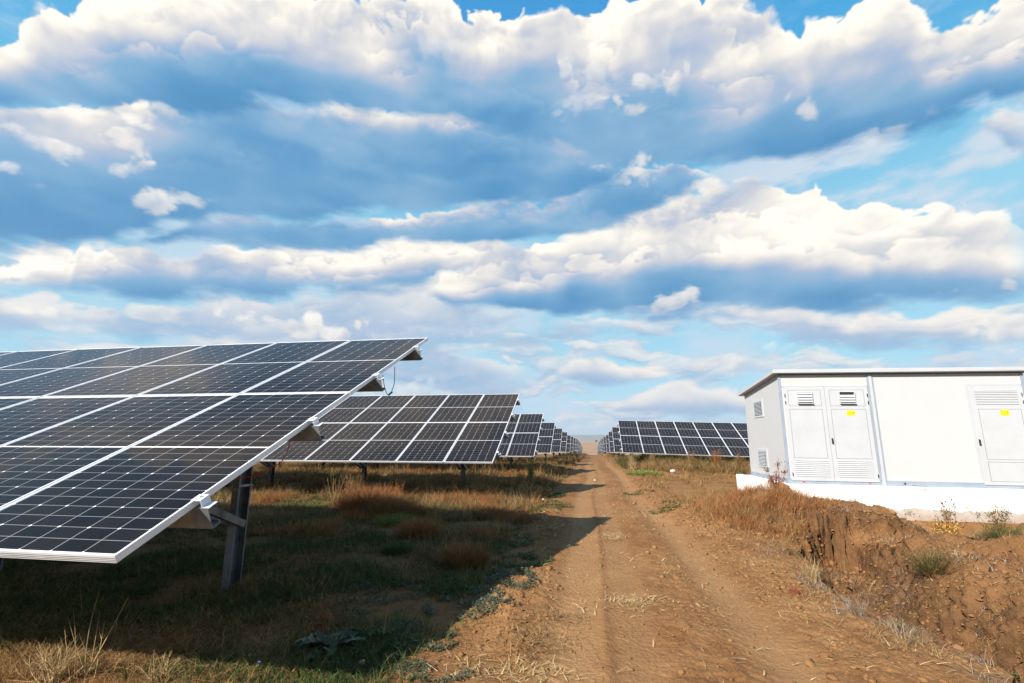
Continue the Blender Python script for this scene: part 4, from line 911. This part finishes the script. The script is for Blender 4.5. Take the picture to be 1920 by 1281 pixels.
# straw litter lying about
v = Veg()
def lying(cx_, cy_, rx, ry, n, ln, pal='straw', lift=.01):
    x = cx_ + rng.randn(n) * rx; y = cy_ + rng.randn(n) * ry
    a = rng.rand(n) * 2 * np.pi; base = np.stack([x, y, gz(x, y) + .002 + rng.rand(n) * lift], -1)
    return blades(base, ln * (.4 + rng.rand(n)), .0035 + .0006 * cy_, 1.45 - rng.rand(n) * .25, a, pick(pal, n), .12)
for args in ((.36, 4.4, .14, .09, 260, .07), (.30, 4.25, .22, .14, 90, .07), (-.45, 3.45, .16, .12, 260, .09, 'tan', .05), (-.5, 3.1, .22, .08, 240, .10), (-.28, 3.95, .10, .08, 140, .08, 'tan', .04), (.28, 7.0, .10, .12, 160, .08, 'straw', .05), (.8, 3.6, .3, .3, 30, .09),
             (.75, 4.2, .08, .05, 24, .07), (1.9, 3.5, .25, .15, 60, .10), (.45, 5.8, .3, .3, 60, .08), (-.3, 4.9, .2, .3, 40, .06), (.4, 8, .5, 1.5, 120, .08), (1.2, 5.2, .5, .9, 160, .07), (1.3, 8, .4, 1.5, 160, .08), (2.6, 4.0, .5, .6, 70, .12), (0.2, 12, .6, 4, 160, .10),
             (-.9, 8.2, .4, .8, 160, .12, 'straw', .03), (3.6, 6.2, .6, .5, 160, .12), (3.1, 5.3, .5, .6, 120, .11), (3.6, 8.6, .7, .8, 120, .1, 'tan'), (-2.9, 2.95, .35, .2, 260, .12, 'tan', .06), (-2.5, 2.85, .3, .1, 60, .12, 'straw', .05), (-1.9, 3.2, .3, .15, 120, .1, 'tan', .02), (1.55, 4.5, .3, .5, 90, .08), (.4, 3.2, .5, .2, 26, .05)):
    v.add(*lying(*args))
tag(v.build('straw_litter', M['dry']), 'loose straw stalks scattered over the brown soil of the track', 'straw', kind='stuff')

# soil clods and small stones
def clods():
    bm = bmesh.new(); bmesh.ops.create_icosphere(bm, subdivisions=1, radius=1.0); b0 = np.array([v.co[:] for v in bm.verts]); f0 = np.array([[v.index for v in f.verts] for f in bm.faces]); bm.free()
    V_, T_, C_ = [], [], []; k = 0
    for (cx_, cy_, rx, ry, n, s) in ((-.72, 4.0, .22, 1.0, 650, .010), (-.5, 6.5, .3, 2.5, 500, .011), (1.55, 8, .28, 2.2, 1000, .016), (.62, 5, .25, 2, 420, .008), (1.6, 4.2, .4, 1.2, 560, .010), (3.2, 7.2, .7, .35, 420, .018), (3.3, 5.2, .5, .9, 380, .013), (2.6, 5.0, .25, 1.4, 420, .016), (1.2, 14, .5, 4, 600, .024), (4.2, 8.6, .9, .8, 500, .020), (3.6, 5.6, .7, .9, 1400, .011), (2.9, 4.6, .35, .7, 900, .010), (3.4, 8.1, .9, .4, 900, .014), (2.75, 7.3, .4, .25, 400, .018), (0.3, 4, .8, .8, 330, .006)):
        x = cx_ + rng.randn(n) * rx; y = cy_ + rng.randn(n) * ry; y = np.maximum(y, 2.4); sz = s * np.exp(rng.randn(n) * .45)
        z = gz(x, y)
        for i in range(n):
            d = b0 * (1 + rng.randn(len(b0), 1) * .26) * sz[i] * .85 * np.array([1, .6 + rng.rand() * .5, .40 + rng.rand() * .3]); a = rng.rand() * 6.28
            d = d @ np.array([[math.cos(a), math.sin(a), 0], [-math.sin(a), math.cos(a), 0], [0, 0, 1]])
            V_.append(d + [x[i], y[i], z[i] + sz[i] * .12]); T_.append(f0 + k); k += len(b0)
            C_.append(np.repeat([[0.0, 0.0, 0.15 + 0.4 * rng.rand()]], len(b0), 0))
    tag(np_mesh('soil_clods', np.concatenate(V_), [], np.concatenate(T_), M['soil'], colors=np.concatenate(C_)), 'crumbs and clods of brown soil strewn beside the wheel tracks', 'soil clods', kind='stuff')
clods()

# single plants ------------------------------------------------------------
def plant(name, x, y, label, cat, group=None):
    return empty(name, (x, y, float(gz(np.array([x]), np.array([y]))[0])), label, cat, group)
def stalks(n, h, spread, r, pal, branch=5, blen=.25, seed=0, curve=.25, seeds=0, spal='rust', ssize=.012, m='dry'):
    """thin branching stems (three-sided) with optional seed heads; returns stems Veg and head Veg"""
    rs = np.random.RandomState(seed); S = Veg(); Hd = Veg(); heads = []
    def stick(p, q, r0, r1, col):
        d = (q - p); L = np.linalg.norm(d) + 1e-9; d = d / L; a = np.cross(d, [.3, .2, .9]); a /= np.linalg.norm(a); c = np.cross(d, a)
        ring = lambda o, rr: [o + (a * math.cos(t) + c * math.sin(t)) * rr for t in (0, 2.09, 4.19)]
        S.add(np.array(ring(p, r0) + ring(q, r1)), [[0, 1, 4, 3], [1, 2, 5, 4], [2, 0, 3, 5]], np.zeros((0, 3), int), np.repeat(col, 6, 0))
    for i in range(n):
        a = rs.rand() * 6.28; ln = h * (.6 + .5 * rs.rand()); tilt = abs(rs.randn()) * spread
        p = np.array([rs.randn() * .03, rs.randn() * .03, -.02]); col = pick(pal, 1); dirv = np.array([math.cos(a) * math.sin(tilt), math.sin(a) * math.sin(tilt), math.cos(tilt)])
        K = 7; bend = rs.randn(3) * curve * .12; bend[2] = 0
        for k in range(K):
            q = p + dirv * ln / K; stick(p, q, r * (1 - k / K * .7), r * (1 - (k + 1) / K * .7), col)
            if k >= 2 and branch:
                for _ in range(rs.poisson(branch / 5)):
                    b = rs.rand() * 6.28; bd = dirv * .75 + np.array([math.cos(b), math.sin(b), .1]) * .65; bd /= np.linalg.norm(bd); L2 = ln * blen * (1.2 - k / K) * (.5 + rs.rand())
                    e = p + bd * L2 * .5; e2 = e + (bd + [0, 0, .35]) * L2 * .5; stick(p, e, r * .5, r * .35, col); stick(e, e2, r * .35, r * .2, col)
                    heads += [e2, e, (e + e2) / 2, p + bd * L2 * .25]
            p = q; dirv = dirv + bend; dirv /= np.linalg.norm(dirv)
        heads.append(p)
    if seeds and heads:
        hp = np.array(heads)[rs.randint(0, len(heads), seeds)] + rs.randn(seeds, 3) * ssize * .9
        Hd.add(*leaves(hp, ssize, pick(spal, seeds, .3), 1.3))
    return S, Hd
def weed(name, x, y, label, cat, group=None, head='seed_heads', m2='dry', **kw):
    t = plant(name, x, y, label, cat, group); S, Hd = stalks(**kw)
    S.build('stems', M['dry'], t)
    if Hd.n: Hd.build(head, M[m2], t)['kind'] = 'stuff'
    return t
def bush(name, x, y, label, cat, n, h, w, pal, group=None, lean=.9, cur=.3, wd=.0035, mix=None):
    t = plant(name, x, y, label, cat, group); v = Veg()
    r = rng.rand(n) ** .6 * w * .45; a = rng.rand(n) * 6.28; base = np.stack([np.cos(a) * r, np.sin(a) * r, -.02 + 0 * r], -1)
    col = pick(pal, n, .3)
    if mix: k = rng.rand(n) < .3; col[k] = pick(mix, int(k.sum()), .3)
    hh = h * (.55 + .6 * rng.rand(n)); v.add(*blades(base, hh, wd, lean * (r / (w * .45) * .8 + rng.rand(n) * .35), a + rng.randn(n) * .35, col, cur))
    # fine side twigs inside the crown
    k = n; zz = rng.rand(k) * h * .7; rr = r * (1 + zz * .9); b2 = np.stack([np.cos(a) * rr, np.sin(a) * rr, zz], -1)
    v.add(*blades(b2, h * .28 * (.5 + rng.rand(k)), wd * .8, rng.rand(k) * 1.5, rng.rand(k) * 6.28, col, .5))
    v.build('foliage', M['dry'], t); return t
turf('dry_grass', [(-4.4, -1.6, 2.45, 3.6, 9000, 'tan', .14, .003, .9, 1.0, lambda x, y: N_(x, y, 1.6, 290, -.25, .1), 9), (-4.4, -2.0, 2.45, 3.3, 2600, 'rust', .10, .003, .9, 1.0, lambda x, y: N_(x, y, 1.6, 292, -.1, .2), 9)], 'tangled lit dry grass in the bottom left foreground', 'dry grass')
GB = 'rust brown bushy weeds on the left verge'
bush('tumbleweed', -4.05, 8.6, 'large rust brown bushy weed beneath the second solar table', 'bush', 4200, .50, 1.0, 'rust', GB)
bush('tumbleweed', -3.45, 8.3, 'rust brown bushy weed right of the largest one under the second table', 'bush', 3200, .42, .85, 'rust', GB, mix='tan')
bush('tumbleweed', -2.38, 6.75, 'dark rust brown rounded weed in shade in front of the second table', 'bush', 2800, .30, .6, 'rust', GB)
bush('tumbleweed', -1.36, 5.3, 'orange and green upright weed on the shaded verge near the track', 'bush', 2200, .28, .45, 'rust', GB, mix='olive', lean=.6)
bush('tumbleweed', -1.75, 8.6, 'low tan and rust weed beside the track before the second table', 'bush', 1800, .24, .75, 'rust', GB, mix='olive')
bush('tumbleweed', -1.1, 8.1, 'small rust weed nearest the track edge at the shadow tip', 'bush', 1300, .20, .45, 'rust', GB, mix='tan')
bush('tumbleweed', -2.35, 9.3, 'tan green weed clump below the end post of the second table', 'bush', 1500, .25, .7, 'tan', GB, mix='green')
bush('green_clump', -2.3, 5.8, 'dark green low clump on the shaded soil left of the orange weed', 'plant', 1500, .13, .38, 'green', wd=.006)
bush('green_clump', -3.1, 7.6, 'yellow green grass clump left of the dark rust weed', 'plant', 1600, .20, .7, 'lime', wd=.005)
GS = 'tall dry weed stalks on the left'
weed('tall_weed', -4.75, 9.4, 'tall tan feathery weed standing before the posts of the second table', 'weed', GS, n=34, h=.66, spread=.22, r=.004, pal='tan', branch=9, blen=.3, seed=3, seeds=700, spal='tan', ssize=.016)
weed('tall_weed', -3.9, 9.6, 'tall thin brown branching weed right of the feathery one', 'weed', GS, n=9, h=.62, spread=.3, r=.004, pal='rust', branch=6, blen=.25, seed=4, seeds=260, spal='tan', ssize=.014)
weed('tall_weed', -5.1, 9.3, 'leaning dry stalks beside the near post', 'weed', GS, n=12, h=.7, spread=.55, r=.004, pal='straw', branch=2, blen=.3, seed=5)
weed('tall_weed', -1.85, 15.2, 'tall pale green weed between the second and third tables', 'weed', GS, head='leaf', m2='leaf', n=14, h=.75, spread=.3, r=.007, pal='lime', branch=7, blen=.28, seed=6, seeds=500, spal='lime', ssize=.045)
weed('tall_weed', -2.6, 12.9, 'short tan weed tufts left of the pale green weed', 'weed', GS, n=16, h=.40, spread=.5, r=.005, pal='tan', branch=5, blen=.3, seed=16, seeds=200, spal='straw', ssize=.02)
weed('tall_weed', -2.86, 2.60, 'two bent straw stalks rising in the bottom left corner', 'weed', GS, n=7, h=.48, spread=.22, r=.0028, pal='straw', branch=1, blen=.3, seed=7)
weed('tall_weed', -2.98, 2.52, 'tangled dry straw clump in the bottom left corner', 'weed', GS, n=70, h=.24, spread=.9, r=.0022, pal='straw', branch=2, blen=.4, seed=8, curve=.9)
weed('tall_weed', -2.45, 2.66, 'low clump of broken pale stalks in the lower left foreground', 'weed', GS, n=44, h=.17, spread=.9, r=.002, pal='straw', branch=2, blen=.4, seed=9, curve=.9)
# dock by the plinth and the other plants on the right
weed('dock_plant', 3.35, 9.9, 'red brown dock stalks with seed clusters before the white plinth corner', 'plant', None, n=9, h=.66, spread=.30, r=.007, pal='dock', branch=5, blen=.16, seed=11, seeds=1000, spal='dock', ssize=.028)
weed('thin_weed', 4.75, 9.9, 'tiny dry sprig standing against the white plinth', 'weed', None, n=3, h=.28, spread=.3, r=.003, pal='grey', branch=6, blen=.3, seed=12)
GG = 'thin leafy shrubs by the plinth'
weed('thin_shrub', 5.95, 9.6, 'thin green shrub with long arching stems at the left by the bare plinth edge', 'shrub', GG, head='leaf', m2='leaf', n=10, h=.85, spread=.45, r=.008, pal='rust', branch=6, blen=.28, seed=13, seeds=420, spal='green', ssize=.032)
weed('thin_shrub', 6.75, 9.7, 'denser green shrub in the middle by the bare plinth edge', 'shrub', GG, head='leaf', m2='leaf', n=10, h=.72, spread=.35, r=.008, pal='rust', branch=7, blen=.28, seed=14, seeds=560, spal='green', ssize=.032)
weed('thin_shrub', 7.9, 9.9, 'small green and brown shrub at the right end of the bare plinth edge', 'shrub', GG, head='leaf', m2='leaf', n=8, h=.62, spread=.4, r=.008, pal='rust', branch=5, blen=.25, seed=15, seeds=260, spal='green', ssize=.034)
weed('yellow_shrub', 4.55, 7.45, 'low bush with yellow and orange autumn leaves on the spoil bank', 'shrub', None, head='leaf', m2='leaf', n=34, h=.30, spread=.7, r=.003, pal='tan', branch=6, blen=.35, seed=17, seeds=1300, spal='amber', ssize=.028)
bush('dark_bush', 3.25, 5.6, 'dark green wispy tuft leaning over the trench edge on the right', 'plant', 700, .24, .3, 'olive', None, mix='tan')
bush('dark_bush', 4.35, 6.2, 'olive wispy bush below the yellow shrub', 'plant', 900, .26, .35, 'olive', None, mix='green')
weed('trench_plant', 2.95, 4.5, 'small bright green leafy plant clinging to the trench wall', 'plant', None, head='leaf', m2='leaf', n=7, h=.17, spread=.6, r=.0025, pal='green', branch=3, blen=.3, seed=18, seeds=130, spal='green', ssize=.032)
weed('red_weed', 1.68, 4.72, 'small red creeping weed on the soil left of the trench', 'weed', None, n=30, h=.10, spread=.9, r=.0018, pal='red', branch=5, blen=.4, seed=19, seeds=160, spal='red', ssize=.008)
GT = 'grey dry twiggy weeds along the trench lip'
weed('dry_twig', 1.95, 4.35, 'grey dry twiggy weed right of the red weed', 'weed', GT, n=22, h=.16, spread=.8, r=.002, pal='grey', branch=6, blen=.4, seed=20)
weed('dry_twig', 2.05, 5.3, 'tan dry weed standing at the deepest part of the trench', 'weed', GT, n=22, h=.28, spread=.55, r=.0025, pal='straw', branch=4, blen=.35, seed=21)
weed('dry_twig', 2.2, 6.3, 'spreading dry branches at the left edge of the dark trench wall', 'weed', GT, n=16, h=.30, spread=.75, r=.003, pal='tan', branch=6, blen=.35, seed=22)
weed('dry_twig', 2.42, 4.25, 'upright thin tan stalks in the lower trench', 'weed', GT, n=9, h=.36, spread=.2, r=.003, pal='tan', branch=1, blen=.2, seed=23)
weed('dry_twig', 2.75, 4.15, 'pair of pale stalks right of the trench stalks', 'weed', GT, n=5, h=.32, spread=.2, r=.003, pal='straw', branch=1, blen=.2, seed=24)
bush('moss_tuft', 2.12, 4.12, 'small dark grey green tuft on the trench lip', 'plant', 600, .055, .16, 'olive', None, mix='grey', wd=.003)
# weeds below the right-hand table
GW = 'tall tan weeds below the nearest table on the right'
for i, (x, y, h_, pal, lab) in enumerate(((1.9, 24.2, .7, 'straw', 'yellow weed at the track end of the nearest right table'), (4.6, 24.0, .85, 'tan', 'tall tan weed left of the orange one under the right table'), (5.7, 23.9, .95, 'rust', 'tall orange weed under the middle of the right table'),
                                    (6.7, 24.1, .8, 'tan', 'tan weed right of the orange one under the right table'), (2.9, 24.3, .6, 'tan', 'short tan weed near the first post of the right table'))):
    weed('tall_weed', x, y, lab, 'weed', GW, n=22, h=h_, spread=.25, r=.008, pal=pal, branch=7, blen=.3, seed=30 + i, seeds=420, spal=pal, ssize=.035)
bush('lime_grass', 2.2, 21.5, 'bright yellow green grass clump at the corner of the right table', 'grass clump', 1600, .28, 1.6, 'lime', None, wd=.016)
# broad-leaved thistle rosette and the chicory in the left foreground
def rosette(x, y, n, L, label, pal, name='thistle'):
    t = plant(name, x, y, label, 'plant')
    for k in range(n):
        a = k * 2.4 + rng.randn() * .2; ln = L * (.6 + .5 * rng.rand()); up = .25 + .6 * rng.rand(); S = 9; vs = []; dv = Vector((math.cos(a), math.sin(a), 0)); sd_ = Vector((-math.sin(a), math.cos(a), 0))
        for i in range(S + 1):
            u = i / S; wd = L * .17 * math.sin(math.pi * min(1, u * .92 + .06)) ** .7 * (1.0 if i % 2 else .62); z = .01 + ln * (math.sin(up) * u - .65 * u * u * math.sin(up)); c = dv * ln * u * math.cos(up)
            vs += [c - sd_ * wd + Vector((0, 0, z + wd * .45 + .01 * rng.randn())), c + Vector((0, 0, z)), c + sd_ * wd + Vector((0, 0, z + wd * .45 + .01 * rng.randn()))]
        q = [[3 * i + j, 3 * i + j + 1, 3 * i + j + 4, 3 * i + j + 3] for i in range(S) for j in (0, 1)]
        col = np.repeat(pick(pal, 1, .2), len(vs), 0); col[1::3] *= 1.5
        np_mesh('leaf', np.array([v[:] for v in vs]), q, [], M['leaf'], t, col)
    return t
rosette(-1.71, 3.16, 17, .27, 'broad grey green leafy thistle in the shade at the lower left of the track', 'silver')
rosette(-1.48, 3.4, 9, .2, 'smaller dark green rosette just behind the broad thistle', 'green')
weed('dry_dock', -1.86, 3.4, 'dark red brown dead dock leaves behind the broad thistle', 'plant', None, n=9, h=.22, spread=.3, r=.003, pal='rust', branch=3, blen=.3, seed=40, seeds=120, spal='rust', ssize=.022)
ch = weed('chicory', -1.95, 2.83, 'small chicory plant with one blue flower on the lit soil', 'plant', None, head='leaf', m2='leaf', n=9, h=.11, spread=.6, r=.0018, pal='green', branch=3, blen=.4, seed=41, seeds=160, spal='lime', ssize=.016)
M['blue'] = mat('blue_petals', (0.12, 0.14, 0.60), .6)[0]
fl = MB()
for k in range(11):
    a = k * .571; p = Vector((.02, -.03, .085)); d_ = Vector((math.cos(a), math.sin(a) * .7, .5)) * .013; s_ = Vector((-math.sin(a), math.cos(a), 0)) * .0032
    fl.add([p, p + d_ * .6 + s_, p + d_, p + d_ * .6 - s_], [(0, 1, 2, 3)])
fl.build('flower', M['blue'], ch)
# stones and bits
def stone(x, y, s, label, colr, group=None, seed=0, sink=.25, name='stone'):
    bm = bmesh.new(); bmesh.ops.create_icosphere(bm, subdivisions=3, radius=s)
    for v in bm.verts:
        c = v.co.normalized(); k = float(fbm(np.array([c.x * 1.3 + seed]), np.array([c.y * 1.3 + c.z]), 3, 300)[0]); v.co *= 1 + .35 * k; v.co.z *= .62
    me = bpy.data.meshes.new(name); bm.to_mesh(me); bm.free(); me.materials.append(m_worn('stone_surface', colr, tuple(c * .6 for c in colr), .9, 0, 20, .2, .4))
    me.polygons.foreach_set('use_smooth', [True] * len(me.polygons))
    o = bpy.data.objects.new(name, me); C.objects.link(o); o.location = (x, y, float(gz(np.array([x]), np.array([y]))[0]) + s * (.62 - sink)); return tag(o, label, 'stone', group)
GST = 'pale stones'
stone(-1.42, 3.06, .022, 'small pale stone on lit soil right of the chicory', (.5, .36, .26), GST, 1)
stone(3.5, 22.5, .13, 'pale flat stone lying before the nearest right table', (.6, .55, .5), GST, 2)
stone(-1.1, 11.2, .03, 'tiny white stone on the shaded verge', (.6, .56, .5), GST, 3)
stone(0.1, 18.6, .04, 'tiny white stone on the track in the third table shadow', (.6, .56, .5), GST, 4)
o = stone(3.62, 10.4, .24, 'orange brown rounded clump of clay leaning on the plinth corner', (.34, .165, .06), None, 5, .0, 'clay_lump'); o.scale = (.8, .8, 1.5); o['category'] = 'clay lump'
# flat pale ground slabs visible behind the near post
# wire fence with pale posts across the far end of the track
def fence():
    y = 133.0; x0, x1 = -9, 12; z = float(gz(np.array([0.]), np.array([y]))[0])
    t = empty('wire_fence', (1, y, z), 'faint pale wire fence crossing the far end of the track', 'fence')
    for k in range(9):
        b = MB(); b.box((x0 - 1 + k * 2.6, -.04, -.3), (x0 - 1 + k * 2.6 + .08, .04, 1.9)); b.build('post', M['galv'], t)
    w = MB()
    for zz in (.3, .9, 1.5, 1.85): w.box((x0 - 1, -.01, zz), (x1 - 1, .0, zz + .02))
    w.build('wire', M['galv'], t)
fence()
# a few far field trees on the horizon
def far_tree(x, y, h, label):
    z = -8.0; t = empty('field_tree', (x, y, z), label, 'tree', 'far trees on the horizon'); MB().tube([(0, 0, 0), (0, 0, h * .4)], h * .03, 6).build('trunk', M['galv_dark'], t)
    n = 500; p = rng.randn(n, 3); p /= np.linalg.norm(p, axis=1)[:, None]; p *= (rng.rand(n, 1) ** .4) * np.array([h * .45, h * .45, h * .38]); p[:, 2] += h * .62
    v = Veg(); v.add(*leaves(p, h * .12, pick('green', n), 1.2)); v.build('crown', M['leaf'], t)
far_tree(16, 1500, 9, 'left of two tiny dark trees on the horizon between the rows'); far_tree(30, 1500, 8, 'right of two tiny dark trees on the horizon between the rows')
# cut-off sheet at the end of the plinth
# ---------------------------------------------------------------- air
hz = MB(); hz.box((-9000, -40, -60), (9000, 9000, 190)); ho = hz.build('haze', mat('haze_air', (1, 1, 1))[0]); tag(ho, kind='stuff')
hm = ho.data.materials[0]; hn = NT(hm.node_tree); hm.node_tree.nodes.remove(hm.node_tree.nodes['Principled BSDF'])
pv = hn.new('ShaderNodeVolumePrincipled'); pv.inputs['Color'].default_value = (0.75, 0.86, 1.0, 1); pv.inputs['Density'].default_value = 0.00012; pv.inputs['Anisotropy'].default_value = 0.2
hm.node_tree.links.new(pv.outputs[0], hm.node_tree.nodes['Material Output'].inputs['Volume'])
